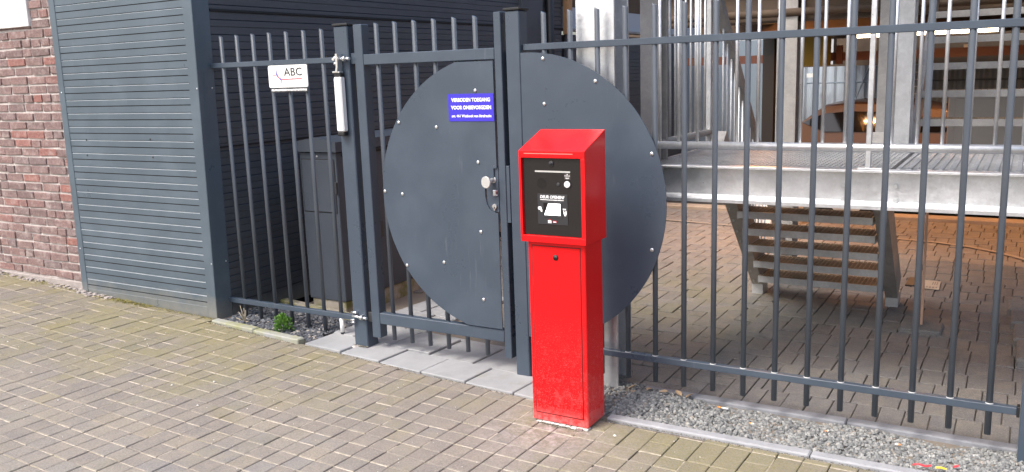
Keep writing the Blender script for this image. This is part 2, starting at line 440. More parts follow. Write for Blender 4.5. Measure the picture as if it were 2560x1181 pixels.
def visible_cell(i, j):
    x, y = g2w((i + .5) * P, (j + .5) * P)
    return in_view(x, y, gz(x), .12) and y - P * .5 < edge_y(x)
random.seed(5)
def zone(x, y):
    """share of half pavers and of crosswise pavers"""
    if x > -3.9 and y < -.72 - .12 * (x + 1.8): return .90, .04
    if x < -4.6 and y < -.5: return .72, .06
    return .55, .03
for jb in range(iv1 // 2, iv0 // 2 - 1, -1):
    i = iu0
    while i < iu1:
        j = jb * 2
        if not (visible_cell(i, j) or visible_cell(i, j + 1)): i += 1; continue
        x, y = g2w((i + .5) * P, (j + 1) * P); ph, pc = zone(x, y); q = R()
        if q < pc:
            pav_list += [(i * P, j * P, 2 * P, P), (i * P, (j + 1) * P, 2 * P, P)]; i += 2; continue
        if q < pc + ph: pav_list += [(i * P, j * P, P, P), (i * P, (j + 1) * P, P, P)]
        else: pav_list.append((i * P, j * P, P, 2 * P))
        i += 1
GAP = .0038
final = []
for (u, v, ww, ll) in pav_list:
    cxu = u + ww / 2
    # clip against the back edge
    xw, yw = g2w(cxu, v + ll)
    ey = edge_y(xw) - .004
    if yw > ey:
        cut = yw - ey
        if ll - cut < .03: continue
        ll -= cut
    x, y = g2w(cxu, v + ll / 2)
    d = math.hypot(x - CAMX, y - CAMY)
    final.append((d if in_view(x, y, gz(x), 0) else d + 50, x, y, ww - GAP, ll - GAP))
final.sort()
mesh_cache = {}
massb = MB()
def slope_x(x): return .007 * (x + .8) if x < -.8 else 0.0
for k, (d, x, y, ww, ll) in enumerate(final):
    dz = U(-.0018, .0018); tx, ty = U(-.008, .008), U(-.009, .009); rz = TH + U(-.010, .010)
    dx_, dy_ = U(-.001, .001), U(-.001, .001)
    if k < 300:
        key = (round(ww, 3), round(ll, 3))
        if key not in mesh_cache:
            b = MB(); paver_top(b, key[0], key[1], 0); mesh_cache[key] = b.mesh('paver', PAV)
        o = link('paver', mesh_cache[key], pavement, (x + dx_, y + dy_, gz(x) + dz))
        o.rotation_euler = (tx, ty - math.atan(slope_x(x)), rz)
    else:
        Mx = Matrix.Translation((x, y, gz(x) + dz)) @ Matrix.Rotation(rz, 4, 'Z') @ Matrix.Rotation(ty - math.atan(slope_x(x)), 4, 'Y') @ Matrix.Rotation(tx, 4, 'X')
        massb.rnd = .001 + .999 * R()
        paver_top(massb, ww, ll, 0, T=lambda a, b_, c_, Mx=Mx: tuple(Mx @ Vector((a, b_, c_))))
o = massb.obj('paver_rest', PAV_S, pavement); o['kind'] = 'stuff'
# sand standing in the cross joints
sb = MB(); random.seed(8)
for (d, x, y, ww, ll) in final:
    for sgn in (-1, 1):
        if R() < .90:
            a0 = -ww / 2 * U(.85, 1.06); a1 = ww / 2 * U(.85, 1.06)
            c0 = (x + sgn * -sth * ll / 2, y + sgn * cth * (ll / 2 + GAP / 2))
            hh = U(-.0030, .0002); wd = U(.0018, .0036)
            pts = []
            for s_ in range(5):
                a = a0 + (a1 - a0) * s_ / 4
                pts.append((c0[0] + a * cth, c0[1] + a * sth, a))
            o_ = len(sb.v)
            for (qx, qy, a) in pts:
                w2 = wd * U(.6, 1.25)
                sb.v += [(qx, qy - w2, gz(qx) + hh - .003), (qx, qy, gz(qx) + hh), (qx, qy + w2, gz(qx) + hh - .003)]
            for s_ in range(4):
                for t_ in range(2):
                    a = o_ + s_ * 3 + t_; sb.face((a, a + 3, a + 4, a + 1))
    if R() < .18:
        sgn = random.choice((-1, 1)); c0 = (x + sgn * (ww / 2 + GAP / 2), y)
        sb.box(c0[0] - .003, c0[0] + .003, y - ll / 2 * U(.4, 1), y + ll / 2 * U(.4, 1), gz(x) - .02, gz(x) - U(.001, .004))
o = sb.obj('joint_sand', SAND, pavement); o['kind'] = 'stuff'
# small pale chippings strewn over the paving
cb = MB()
for _ in range(260):
    x = U(-5.5, -.6); y = U(-1.7, .0)
    if y > edge_y(x) - .02 or not in_view(x, y): continue
    r_ = U(.0012, .0035) if R() < .93 else U(.005, .009); z = gz(x) + r_ * .4
    vs = [(x + r_ * U(.7, 1.2), y, z), (x - r_ * U(.7, 1.2), y, z), (x, y + r_, z), (x, y - r_, z), (x, y, z + r_ * .8), (x, y, z - r_)]
    cb.convex(vs, [(0, 2, 4), (2, 1, 4), (1, 3, 4), (3, 0, 4), (0, 2, 5), (2, 1, 5), (1, 3, 5), (3, 0, 5)])
o = cb.obj('grit', mat('pale_grit', (.7, .67, .62), .9), pavement); o['kind'] = 'stuff'

# yard paving behind the fence
yard = struct(sheet('yard_paving', -4.4, 4.5, .02, 5.62, lambda x: -.014, BED, 4, 4))
ylist = []
random.seed(12)
XB = -1.05
def yput(x0, x1, y0, y1):
    y0 = max(y0, .135); y1 = min(y1, 5.6)
    if y1 - y0 < .03: return
    xc, yc = (x0 + x1) / 2, (y0 + y1) / 2
    if xc < -3.25 and yc < 1.35: return
    if in_view(xc, yc, 0, .06): ylist.append((math.hypot(xc - CAMX, yc - CAMY), xc, yc, x1 - x0 - .005, y1 - y0 - .005))
for i in range(int(-4.4 / P), int(XB / P)):
    for j in range(0, int(5.7 / P)):
        k = (i - j) % 4; last = int(XB / P) - 1
        if k == 0: yput(i * P, (i + (2 if i < last else 1)) * P, j * P, (j + 1) * P)
        elif k == 3: yput(i * P, (i + 1) * P, j * P, (j + 2) * P)
y = .13
while y < 5.6:
    dp = .21 if R() < .72 else .105; pw = .105 if dp > .2 else .21; x = int(XB / P) * P; first = True
    while x < 1.8:
        x1 = x + (pw * U(.35, 1) if first else pw); first = False
        yput(x, x1, y, y + dp); x = x1
    y += dp
# the ones that show largest: in front and right of the gate
ylist.sort(key=lambda q: q[0] + (3 if q[1] < -2.3 else 0))
ymass = MB(); k = 0
for (d, x, y, ww, ll) in ylist:
    dz = U(-.003, .003); tx, ty, rz = U(-.012, .012), U(-.014, .014), U(-.012, .012)
    if k < 300:
        key = ('y', round(ww, 3), round(ll, 3))
        if key not in mesh_cache:
            b = MB(); paver_top(b, ww, ll, 0); mesh_cache[key] = b.mesh('paver', YPAV)
        o = link('paver', mesh_cache[key], yard, (x, y, dz)); o.rotation_euler = (tx, ty, rz); k += 1
    else:
        Mx = Matrix.Translation((x, y, dz)) @ Matrix.Rotation(rz, 4, 'Z') @ Matrix.Rotation(ty, 4, 'Y') @ Matrix.Rotation(tx, 4, 'X')
        ymass.rnd = .001 + .999 * R(); paver_top(ymass, ww, ll, 0, T=lambda a, b_, c_, Mx=Mx: tuple(Mx @ Vector((a, b_, c_))))
o = ymass.obj('paver_rest', YPAV_S, yard); o['kind'] = 'stuff'
# painted line and stone band on the yard
lb = MB()
line = [(-3.4, 4.84), (-2.43, 4.71), (-1.6, 4.62), (-.87, 4.54), (-.6, 4.50), (-.32, 4.39), (-.1, 4.23), (.1, 4.01), (.25, 3.75), (.36, 3.4)]
o_ = len(lb.v)
for i, (x, y) in enumerate(line):
    a = Vector(line[max(i - 1, 0)]); b_ = Vector(line[min(i + 1, len(line) - 1)]); n = (b_ - a).normalized(); n = Vector((-n.y, n.x)) * .028
    lb.v += [(x + n.x, y + n.y, .0075), (x - n.x, y - n.y, .0075)]
for i in range(len(line) - 1): a = o_ + 2 * i; lb.face((a, a + 1, a + 3, a + 2))
lo = lb.obj('parking_line', LINEPAINT, yard)
kb = MB().box(-4.4, 4.5, 5.63, 5.82, -.3, .03, c=.008).obj('band_kerb', galv('warm_kerb', (.36, .30, .24), .9, 0), None); struct(kb)
gf = MB(); gf.v += [(-6, 5.8, -.02), (6, 5.8, -.02), (6, 7.0, -.36), (-6, 7.0, -.36), (6, 14, -.38), (-6, 14, -.38)]; gf.face((0, 1, 2, 3)); gf.face((3, 2, 4, 5))
struct(gf.obj('garage_floor', ASPHALT))

# kerbs
KERB_D = mat('grey_kerb', (.23, .235, .25), .85); t = NT(KERB_D)
t.color(t.mix(t.mr(t.noise(6, 6, .7), .35, .65), (.18, .185, .20), (.265, .27, .29))); t.bump(t.noise(90, 5, .7), .3, .005)
def kerb(name, pts, wdt, zt, jn, m=KERB):
    """row of kerb stones along a line; each stone a part"""
    (xa, ya), (xb, yb) = pts; L = math.hypot(xb - xa, yb - ya); n = max(1, round(L / jn)); root = None
    ang = math.atan2(yb - ya, xb - xa)
    root = thing(name, '', '', ((xa + xb) / 2, (ya + yb) / 2, 0)); del root['label']; del root['category']; root['kind'] = 'structure'
    for i in range(n):
        s0, s1 = i * L / n + .002, (i + 1) * L / n - .002
        b = MB().box(s0, s1, 0, wdt, -.16, zt + U(-.003, .003), c=.006)
        z0 = gz(xa + (xb - xa) * (i + .5) / n)
        b.v = [(xa + p[0] * math.cos(ang) - p[1] * math.sin(ang), ya + p[0] * math.sin(ang) + p[1] * math.cos(ang), p[2] + z0) for p in b.v]
        b.obj('kerb_stone', m, root)
    return root
kerb('front_kerb', ((-1.535, -.358), (1.2, -.352)), .055, .012, 1.0)
kerb('inner_kerb', ((-1.53, .062), (1.4, .060)), .062, .010, 1.0, KERB_D)
kerb('planting_kerb', ((-4.49, -.10), (-3.645, -.172)), .058, .020, .42)
kerb('mossy_kerb', ((-4.44, .47), (-3.62, .33)), .06, .03, 1.0, PLINTH)

# concrete flags at the gate
th2 = -.085; c2, s2 = math.cos(th2), math.sin(th2)
fx0, fy0 = -3.645, -.150
flag_root = thing('gate_threshold', '', '', (fx0, fy0, gz(fx0))); del flag_root['label']; del flag_root['category']; flag_root['kind'] = 'structure'
rows = [(0, .25, .035, 6), (.25, .55, -.115, 6), (.58, .88, .02, 1.1), (.88, 1.18, -.12, 1.2), (1.18, 1.48, .02, 1.0)]
for v0, v1, u0, n in rows:
    umax = 1.80 if n == 6 else .5
    u = u0 - .31
    while u < umax:
        a0, a1 = max(u, 0.0 if v0 < .5 else 0.02), min(u + .305, umax)
        u += .308
        if a1 - a0 < .04: continue
        b = MB().box(a0 + .002, a1 - .002, v0 + .002, v1 - .002, -.05, .006 + U(-.004, .004), c=.004)
        tl = U(-.006, .006); cc = (a0 + a1) / 2
        b.v = [(fx0 + p[0] * c2 - p[1] * s2, fy0 + p[0] * s2 + p[1] * c2, p[2] + gz(fx0 + cc) + (p[0] - cc) * tl) for p in b.v]
        b.obj('concrete_flag', CONC, flag_root)
b = MB().box(.5, 1.8, .555, .60, -.1, .012, c=.004); b.v = [(fx0 + p[0] * c2 - p[1] * s2, fy0 + p[0] * s2 + p[1] * c2, p[2]) for p in b.v]; b.obj('edging_strip', CONC, flag_root)
sbd = MB(); sbd.v += [(fx0 + p[0] * c2 - p[1] * s2, fy0 + p[0] * s2 + p[1] * c2, p[2]) for p in ((0, 0, .012), (1.8, 0, -.012), (1.8, 1.5, -.012), (0, 1.5, .012))]; sbd.face((0, 1, 2, 3)); sbd.obj('flag_bedding', BED, flag_root)

# ------------------------------------------------------------------ gravel beds
def stones(name, n, area, size, m, zf, flat=.65, seed=3, layers=1):
    random.seed(seed)
    import bmesh
    temps = []
    for _ in range(10):
        bm = bmesh.new(); bmesh.ops.create_icosphere(bm, subdivisions=1, radius=1)
        for v in bm.verts: v.co *= U(.72, 1.22)
        for v in bm.verts: v.co = Vector((v.co.x, v.co.y * U(.7, .9), v.co.z * flat))
        bm.verts.index_update()
        temps.append(([v.co.copy() for v in bm.verts], [tuple(v.index for v in f.verts) for f in bm.faces])); bm.free()
    b = MB(); cnt = 0
    while cnt < n:
        x, y = area()
        if not in_view(x, y, 0, .05): cnt += 1; continue
        s = size * U(.55, 1.35); vs, fs = random.choice(temps)
        rot = Matrix.Rotation(U(0, 6.28), 3, 'Z') @ Matrix.Rotation(U(-.7, .7), 3, 'X') @ Matrix.Rotation(U(-.7, .7), 3, 'Y')
        o_ = len(b.v); z = zf(x, y) + U(-.006, .006); b.rnd = .001 + .999 * R()
        for v in vs:
            q = rot @ v * s; b.v.append((x + q.x, y + q.y, z + q.z))
        for f in fs: b.face([o_ + i for i in f])
        cnt += 1
    o = b.obj(name, m); o['kind'] = 'stuff'; return o
def a_right():
    return U(-1.56, .35), U(-.305, .068)
def a_foot():
    return U(-1.95, -1.53), U(-.30, .16)
gbed = struct(MB().box(-1.9, 1.4, -.31, .07, -.3, -.022).obj('gravel_bed_base', mat('gravel_dust', (.10, .10, .10), .95)))
def zr(x, y):
    h = -.008 + .004 * math.sin(9 * x) + .004 * math.sin(13 * x + 20 * y)
    h += .02 * max(0, 1 - ((x + 1.45) ** 2 + (y - .02) ** 2) / .05) - .010 * max(0, min(1, (y - .0) / .06)) * (1 if x > -1.2 else 0)
    return h
stones('gravel', 8200, a_right, .0098, GRAVEL, zr, .7, 3)
stones('gravel', 900, a_foot, .0098, GRAVEL, lambda x, y: -.006, .7, 8)
lbed = struct(MB().box(-4.48, -3.45, -.12, .47, -.3, .012).obj('slate_bed_base', mat('slate_dust', (.03, .032, .036), .95)))
def a_left():
    while True:
        x, y = U(-4.46, -3.5), U(-.09, .45)
        lim = -3.63 + (y + .15) * .085
        if x < lim - .0 and y > -.055 - (x + 4.49) * .085 and y < .47 - (x + 4.44) * .17: return x, y
stones('slate_chippings', 3600, a_left, .0125, SLATE, lambda x, y: gz(x) - .004 + .012 * max(0, 1 - (y - .2) ** 2 / .03), .42, 4)

# ------------------------------------------------------------------ brick building
def bsh(x, y, z): return (x + z * (.012 + .0125 * (x + 5.97) / 1.46), y, z)
BY = .012
bb = thing('brick_building', 'old red brick building with a white window panel, left of the dark cladding', 'building', (-6.6, .3, .1))
wb = MB().box(-9.0, -5.93, BY + .010, .6, -.1, 2.9); wb.obj('mortar_wall', MORTAR, bb)
MB().box(-9.0, -5.962, BY - .012, BY + .02, -.1, .150, c=.006).obj('rendered_plinth', RENDER_GREY, bb)
random.seed(21)
bmesh_cache = {}
def brick_mesh(L, var):
    key = (round(L, 2), var)
    if key not in bmesh_cache:
        b = MB(); b.box(-L / 2, L / 2, 0, .05, -.0265, .0265, c=.004)
        random.seed(hash(var) % 100 + int(L * 1000))
        b.v = [(p[0] + U(-.003, .003), p[1] + U(-.004, .003), p[2] + U(-.0025, .0025)) for p in b.v]
        bmesh_cache[key] = b.mesh('brick', BRICK)
    return bmesh_cache[key]
nb = 0; spots = []
for c_ in range(0, 36):
    z = .186 + c_ * .0668
    x = -5.972 - U(0, .22)
    first = True
    x1 = -5.968
    while x1 > -7.75:
        L = .208 if R() < .8 else .100
        if first: L = U(.06, .208); first = False
        x0 = x1 - L; xc = (x0 + x1) / 2
        x1n = x0 - .013
        vis = in_view(xc, BY, z, .03)
        if z > 2.0 and x0 < -6.262:
            if x1 > -6.262 and z > 2.06: 
                L = x1 + 6.262; x0 = -6.262; xc = (x0 + x1) / 2
                if L < .03: x1 = x1n; continue
            elif z > 2.06: vis = False
        if vis: spots.append((xc, z, L))
        x1 = x1n
spots.sort(key=lambda q: (q[0] - CAMX) ** 2 + q[1] * 0)
rest = MB()
for k, (xc, z, L) in enumerate(spots):
    st = random.getstate(); me = brick_mesh(L, k % 5); random.setstate(st)
    if k < 300:
        o = link('brick', me, bb); o.location = Vector(bsh(xc, BY + U(-.0035, .0035), z + U(-.002, .002))) - Vector((0, 0, 0))
        o.rotation_euler = (U(-.02, .02), U(-.008, .008), U(-.015, .015))
    else:
        rest.rnd = R(); rest.box(xc - L / 2, xc + L / 2, BY, BY + .05, z - .0265, z + .0265, c=.004)
if rest.v: rest.obj('brick_rest', BRICK, bb)['kind'] = 'stuff'
wp = MB().box(-7.9, -6.262, BY - .02, BY + .03, 2.042, 3.0, c=.004, tf=bsh).obj('window_panel', WHITE, bb)

# ------------------------------------------------------------------ dark clad building
cl = thing('clad_building', 'anthracite building with horizontal plank cladding wrapping its corner', 'building', (-5.2, 1.5, 0))
XC, YF = -4.516, -.02
PER = .0935
z_first = 2.158 - .0935 * 21
def plank_front(z0, x0, x1, joint=False):
    h = PER
    g = .0022
    prof = [(YF + .03, z0), (YF, z0 + .0005), (YF, z0 + h * .46), (YF + .004, z0 + h * .46 + g), (YF + .004, z0 + h * .46 + 2 * g), (YF, z0 + h * .46 + 3 * g),
            (YF, z0 + h - .0068), (YF + .0085, z0 + h - .0012), (YF + .03, z0 + h - .0012)]
    b = MB(); b.prism(prof, 0, x0, x1, 0, bsh)
    for i in range(len(b.f)):
        zs = [b.v[q][2] for q in b.f[i]]; ys = [b.v[q][1] for q in b.f[i]]
        if len(b.f[i]) == 4 and max(ys) - min(ys) > .007 and max(ys) < YF + .012: b.m[i] = 1
        if len(b.f[i]) == 4 and max(ys) <= YF + .0045 and max(ys) > YF + .003: b.m[i] = 2
    return b
MB().box(-5.9, XC - .09, YF + .032, .08, .08, 2.95).obj('backing_wall', GROOVE, cl)
for k in range(-1, 28):
    z0 = z_first + (k - 1) * PER + .0025
    if z0 < .12: z0s = .125
    if abs(z0 - 1.161) < .03: z0 += .0
    b = plank_front(z0, -5.905, XC - .088)
    if z0 > .10: b.obj('plank', [ANTH_SIDING, LEDGE, GROOVE], cl)
for (x, z) in ((-5.73, 1.115), (-5.02, 1.115), (-5.72, 1.225), (-5.03, 1.235)):
    MB().disc(bsh(x, YF, z), (0, -1, 0), .006, .003, 10).obj('screw', BLACK, cl)
MB().box(-5.972, -5.905, YF - .004, .06, gz(-5.94) - .02, 2.95, c=.003, tf=bsh).obj('corner_trim', ANTH_SIDING, cl)
MB().box(XC - .086, XC + .0, YF - .006, .11, gz(-4.5) - .03, 2.95, c=.003, tf=bsh).obj('corner_trim', ANTH_SIDING, cl)
MB().box(-5.903, XC - .088, YF - .002, YF + .03, gz(-5.2) - .03, .118 , c=.002, tf=bsh).obj('base_board', ANTH_SIDING, cl)
for z in (1.56, .42, 2.3):
    for (x, y, n) in ((XC - .012, YF - .006, (0, -1, 0)), (-5.94, YF - .004, (0, -1, 0)), (XC, .085, (1, 0, 0))):
        p = bsh(x, y, z); MB().disc(p, n, .0055, .003, 10, dome=1).obj('screw', STEEL, cl)
# side wall, planks run away from the street
MB().box(XC - .3, XC - .034, .112, 5.05, -.35, 3.1, tf=bsh).obj('backing_wall', GROOVE, cl)
MB().box(XC - .3, XC - .034, 5.06, 10.4, -.35, 1.99, tf=bsh).obj('backing_wall', GROOVE, cl)
MB().box(XC - .12, XC + .03, 5.12, 10.4, 2.035, 2.06, tf=bsh).obj('ledge', GALV_D, cl)
MB().box(XC - .2, XC - .05, 5.12, 10.4, 2.062, 2.30, tf=bsh).obj('fascia_panel', mat('pale_grey_panel', (.42, .45, .49), .6), cl)
MB().box(XC - .22, XC - .06, 5.12, 10.4, 2.302, 3.1, tf=bsh).obj('upper_panel', DECKUNDER, cl)
for yy in (7.9, 8.9, 9.9): MB().box(XC - .045, XC + .02, yy, yy + .10, 2.065, 3.0, c=.004, tf=bsh).obj('timber_post', WOOD, cl)
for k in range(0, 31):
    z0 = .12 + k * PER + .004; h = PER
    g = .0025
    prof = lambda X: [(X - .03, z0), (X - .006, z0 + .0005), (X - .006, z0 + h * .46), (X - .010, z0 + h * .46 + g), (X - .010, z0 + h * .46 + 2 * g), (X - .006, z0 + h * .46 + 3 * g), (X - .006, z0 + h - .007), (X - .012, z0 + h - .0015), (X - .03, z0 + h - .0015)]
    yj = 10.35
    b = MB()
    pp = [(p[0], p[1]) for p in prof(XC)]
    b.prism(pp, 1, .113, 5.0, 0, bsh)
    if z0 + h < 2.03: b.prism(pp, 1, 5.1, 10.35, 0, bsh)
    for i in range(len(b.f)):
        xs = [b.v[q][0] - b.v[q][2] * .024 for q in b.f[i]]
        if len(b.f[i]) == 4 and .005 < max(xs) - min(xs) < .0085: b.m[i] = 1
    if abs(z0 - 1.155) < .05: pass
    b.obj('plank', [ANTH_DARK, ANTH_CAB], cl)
MB().box(XC - .02, XC - .002, .113, 10.3, .0, .118, tf=bsh).obj('base_board', ANTH_DARK, cl)
MB().box(XC - .02, XC + .002, .114, 9.9, 2.044, 2.058, tf=bsh).obj('panel_joint', GROOVE, cl)
MB().box(XC - .02, XC + .0005, .114, 5, 1.172, 1.182, tf=bsh).obj('panel_joint', GROOVE, cl)
MB().box(XC - .02, XC + .03, 4.05, 4.5, .0, 2.9, c=.004, tf=bsh).obj('service_door', ANTH_DARK, cl)
MB().tube([(XC + .10, 4.62, 0), (XC + .10, 4.62, 3)], .045, 10).obj('drain_pipe', BLACK, cl)
MB().box(XC + .01, XC + .08, 5.0, 5.09, 1.99, 3.1, c=.004, tf=bsh).obj('timber_post', WOOD, cl)

# ------------------------------------------------------------------ electrical cabinet
cab = thing('electrical_cabinet', 'dark grey electrical cabinet with a gabled lid on a mossy plinth behind the bars', 'cabinet', (-4.0, .9, 0))
x0, x1, y0, y1 = -4.17, -3.845, .50, 1.42
MB().box(x0 + .01, x1 - .012, y0 + .012, y1 - .01, -.02, .10, c=.006).obj('plinth', PLINTH, cab)
MB().box(x0, x1, y0, y1, .102, 1.115, c=.004).obj('cabinet_body', ANTH_CAB, cab)
xm = (x0 + x1) / 2
MB().prism([(x0 - .022, 1.12), (x1 + .022, 1.12), (x1 + .022, 1.185), (xm, 1.216), (x0 - .022, 1.185)], 1, y0 - .024, y1 + .02).obj('lid', ANTH_CAB, cab)
d = MB().box(x0 + .018, x1 - .022, y0 - .006, y0 + .002, .715, 1.065, c=.003); d.obj('cabinet_door', ANTH_CAB, cab)
MB().box(x0 + .012, x1 - .016, y0 - .0015, y0 + .001, .709, 1.071).obj('door_gap', GROOVE, cab)
hb = MB().box(x1 - .018, x1 - .003, y0 - .014, y0, .84, .92, c=.003); hb.obj('latch', DGREY, cab)
MB().disc((xm - .005, y0, 1.088), (0, -1, 0), .007, .004, 10, dome=1).obj('rivet', STEEL, cab)
MB().box(x1, x1 + .012, .80, .93, .48, .60, c=.003).obj('latch', DGREY, cab)
MB().box(x1 - .002, x1 + .004, y0 + .05, y1 - .05, 1.085, 1.10).obj('vent_slot', GROOVE, cab)

# ------------------------------------------------------------------ fences, posts, gate
BR = .0128
def bar_mesh(z0, z1, r=BR): return MB().tube([(0, 0, z0), (0, 0, z1 - .004), (0, 0, z1)], [r, r, r * .93], 12, cut=-.55).mesh('bar', ANTH_BAR)
WELD = mat('weld_dust', (.55, .56, .56), .7)
lf = thing('bar_fence', 'short fence panel of seven anthracite bars between dark cladding and the hinge post', 'fence', (-3.95, .1, 0))
me = bar_mesh(.03, 1.878)
for i in range(7): link('bar', me, lf, (-4.373 + .1405 * i, .1, 0))
for z in (1.700, .152): MB().box(-4.512, -3.262, .1 - .016, .1 + .016, z - .0155, z + .0155, c=.002).obj('rail', ANTH, lf)
rb_ = MB()
for i in range(7):
    rb_.tube([(-4.373 + .1405 * i, .1, .1668), (-4.373 + .1405 * i, .1, .171)], [.0155, .0132], 12)
rb_.obj('weld_ring', ANTH, lf)['kind'] = 'stuff'
st_ = MB().tube([(-3.53, .1, .045), (-3.53, .1, .135)], .0138, 12); st_.obj('white_sleeve', WHITE, lf)

rf = thing('bar_fence', 'long anthracite bar fence in front of the steel stairs with a half disc plate', 'fence', (-.9, 0, 0))
me = bar_mesh(.083, 1.876)
wr = MB()
for i in range(-1, 15):
    x = -.143 * i
    if i >= 0: link('bar', me, rf, (x, 0, 0)); wr.tube([(x, 0, .2156), (x, 0, .2185)], [.0158, .0134], 12)
wr.obj('weld_ring', WELD, rf)['kind'] = 'stuff'
MB().box(-2.114, .103, -.016, .016, 1.714 - .0155, 1.714 + .0155, c=.002).obj('rail', ANTH, rf)
MB().box(-2.114, .097, -.016, .016, .200 - .0155, .200 + .0155, c=.002).obj('rail', ANTH, rf)
MB().box(.097, .108, -.02, .02, .178, .222, c=.002).obj('rail_end_clip', BLACK, rf)
def disc_plate(cx, cz, r, xlo, xhi, zlo, zhi, y0, y1, notch=None):
    n = 128; poly = []
    for k in range(n):
        a = 2 * math.pi * k / n; poly.append((cx + r * math.cos(a), cz + r * math.sin(a)))
    def clip(poly, ax, lim, keep_less):
        out = []
        for i in range(len(poly)):
            p, q = poly[i], poly[(i + 1) % len(poly)]
            ip = (p[ax] <= lim) if keep_less else (p[ax] >= lim); iq = (q[ax] <= lim) if keep_less else (q[ax] >= lim)
            if ip: out.append(p)
            if ip != iq:
                t_ = (lim - p[ax]) / (q[ax] - p[ax]); out.append((p[0] + t_ * (q[0] - p[0]), p[1] + t_ * (q[1] - p[1])))
        return out
    poly = clip(poly, 0, xhi, True); poly = clip(poly, 0, xlo, False); poly = clip(poly, 1, zhi, True); poly = clip(poly, 1, zlo, False)
    if notch:
        # replace the straight right edge by one with a notch; polygon runs ccw
        i = next(k for k in range(len(poly)) if abs(poly[k][0] - xhi) < 1e-6 and abs(poly[(k + 1) % len(poly)][0] - xhi) < 1e-6)
        poly = poly[:i + 1] + notch + poly[i + 1:]
    return MB().prism(poly, 1, y0, y1)
disc_plate(-2.085, .962, .726, -2.114, 5, -5, 5, -.040, -.034).obj('disc_plate', ANTH, rf)
for x, z in ((-1.988, 1.656), (-1.71, 1.541), (-1.987, 1.438), (-1.429, 1.203), (-1.43, .749), (-1.71, .42), (-1.99, .30), (-1.71, .96), (-1.99, .70)):
    MB().disc((x, -.040, z), (0, -1, 0), .0098, .006, 12, dome=1).obj('bolt', STEEL, rf)

hp = thing('fence_post', 'square hinge post left of the gate carrying the white gate closer', 'post', (-3.262, .01, 0))
MB().box(-3.312, -3.212, -.04, .06, gz(-3.26) - .1, 1.878, c=.005).obj('post_shaft', ANTH, hp)
MB().box(-3.318, -3.206, -.046, .066, 1.880, 1.893, c=.003).obj('post_cap', BLACK, hp)
mp = MB(); random.seed(17); ring = []
for k in range(14):
    a = 2 * math.pi * k / 14; q = U(.75, 1.2); ring.append((-3.315 + .050 * q * math.cos(a), -.052 + .030 * q * math.sin(a)))
mp.prism(ring, 2, gz(-3.3) - .004, gz(-3.3) + .012); mp.obj('mortar_patch', MORTAR, hp)
lp = thing('fence_post', 'tall square latch post standing between the gate and the red terminal', 'post', (-2.157, 0, 0))
MB().box(-2.197, -2.117, -.04, .045, -.1, 1.892, c=.004).obj('post_shaft', ANTH, lp)
MB().box(-2.204, -2.110, -.047, .052, 1.894, 1.907, c=.003).obj('post_cap', BLACK, lp)
rp = thing('fence_post', 'end post of the long fence at the right edge of the gravel', 'post', (.15, 0, 0))
MB().box(.110, .19, -.04, .04, -.2, 1.892, c=.004).obj('post_shaft', ANTH, rp)
MB().box(.104, .196, -.046, .046, 1.894, 1.907, c=.003).obj('post_cap', BLACK, rp)

gt = thing('gate', 'anthracite barred gate with half a disc plate, a round knob and a lock', 'gate', (-2.72, 0, 0))
GY0, GY1 = -.032, .012
MB().box(-3.178, -3.117, GY0, GY1 + .02, .094, 1.882, c=.003).obj('stile', ANTH, gt)
MB().box(-2.270, -2.228, GY0, GY1 + .02, .094, 1.893, c=.003).obj('stile', ANTH, gt)
MB().box(-3.116, -2.271, GY0, GY1, 1.662, 1.719, c=.003).obj('rail', ANTH, gt)
MB().box(-3.116, -2.271, GY0, GY1, .181, .247, c=.003).obj('rail', ANTH, gt)
me = bar_mesh(.088, 1.880)
for i in range(6): link('bar', me, gt, (-3.035 + .128 * i, -.006, 0))
wr = MB()
for i in range(6): wr.tube([(-3.035 + .128 * i, -.006, .2475), (-3.035 + .128 * i, -.006, .251)], [.0158, .0134], 12)
wr.obj('weld_ring', ANTH, gt)['kind'] = 'stuff'
notch = [(-2.276, .880), (-2.305, .884), (-2.328, .900), (-2.342, .925), (-2.350, .96), (-2.352, .995), (-2.348, 1.03), (-2.335, 1.044), (-2.30, 1.05), (-2.295, 1.058), (-2.295, 1.112), (-2.276, 1.115)]
disc_plate(-2.296, .957, .729, -9, -2.276, .2545, 1.656, -.040, -.034, notch).obj('disc_plate', ANTH, gt)
MB().box(-2.346, -2.272, -.033, -.026, .884, 1.046, c=.001).obj('lock_plate', ANTH, gt)
MB().box(-2.31, -2.272, -.031, -.026, 1.02, 1.13, c=.001).obj('lock_plate', ANTH, gt)
for x, z in [(-2.386, 1.51), (-2.64, 1.323), (-2.889, 1.348), (-2.386, 1.142), (-3.012, .966), (-2.891, .955), (-2.386, .775), (-2.887, .552), (-2.633, .59), (-2.386, .407), (-2.292, 1.1255), (-2.306, 1.1255)]:
    sm = abs(z - 1.1255) < .001
    MB().disc((x, -.040 if not sm else -.034, z), (0, -1, 0), .0098 if not sm else .006, .006, 12, dome=1).obj('bolt', STEEL, gt)
kn = MB()
kn.tube([(-2.302, -.030, 1.052), (-2.302, -.036, 1.052), (-2.302, -.0365, 1.052)], [.017, .017, .010], 14)
kn.tube([(-2.302, -.034, 1.052), (-2.310, -.075, 1.047)], .0115, 12)
kn.tube([(-2.310, -.068, 1.047), (-2.312, -.076, 1.046), (-2.3145, -.088, 1.045), (-2.3150, -.0905, 1.045)], [.012, .029, .031, .029], 22); kn.obj('knob', SATIN, gt)
cy = MB().tube([(-2.296, -.030, .915), (-2.296, -.044, .915)], .0125, 14); cy.box(-2.301, -2.291, -.044, -.033, .893, .915, c=.002); cy.obj('lock_cylinder', STEEL, gt)
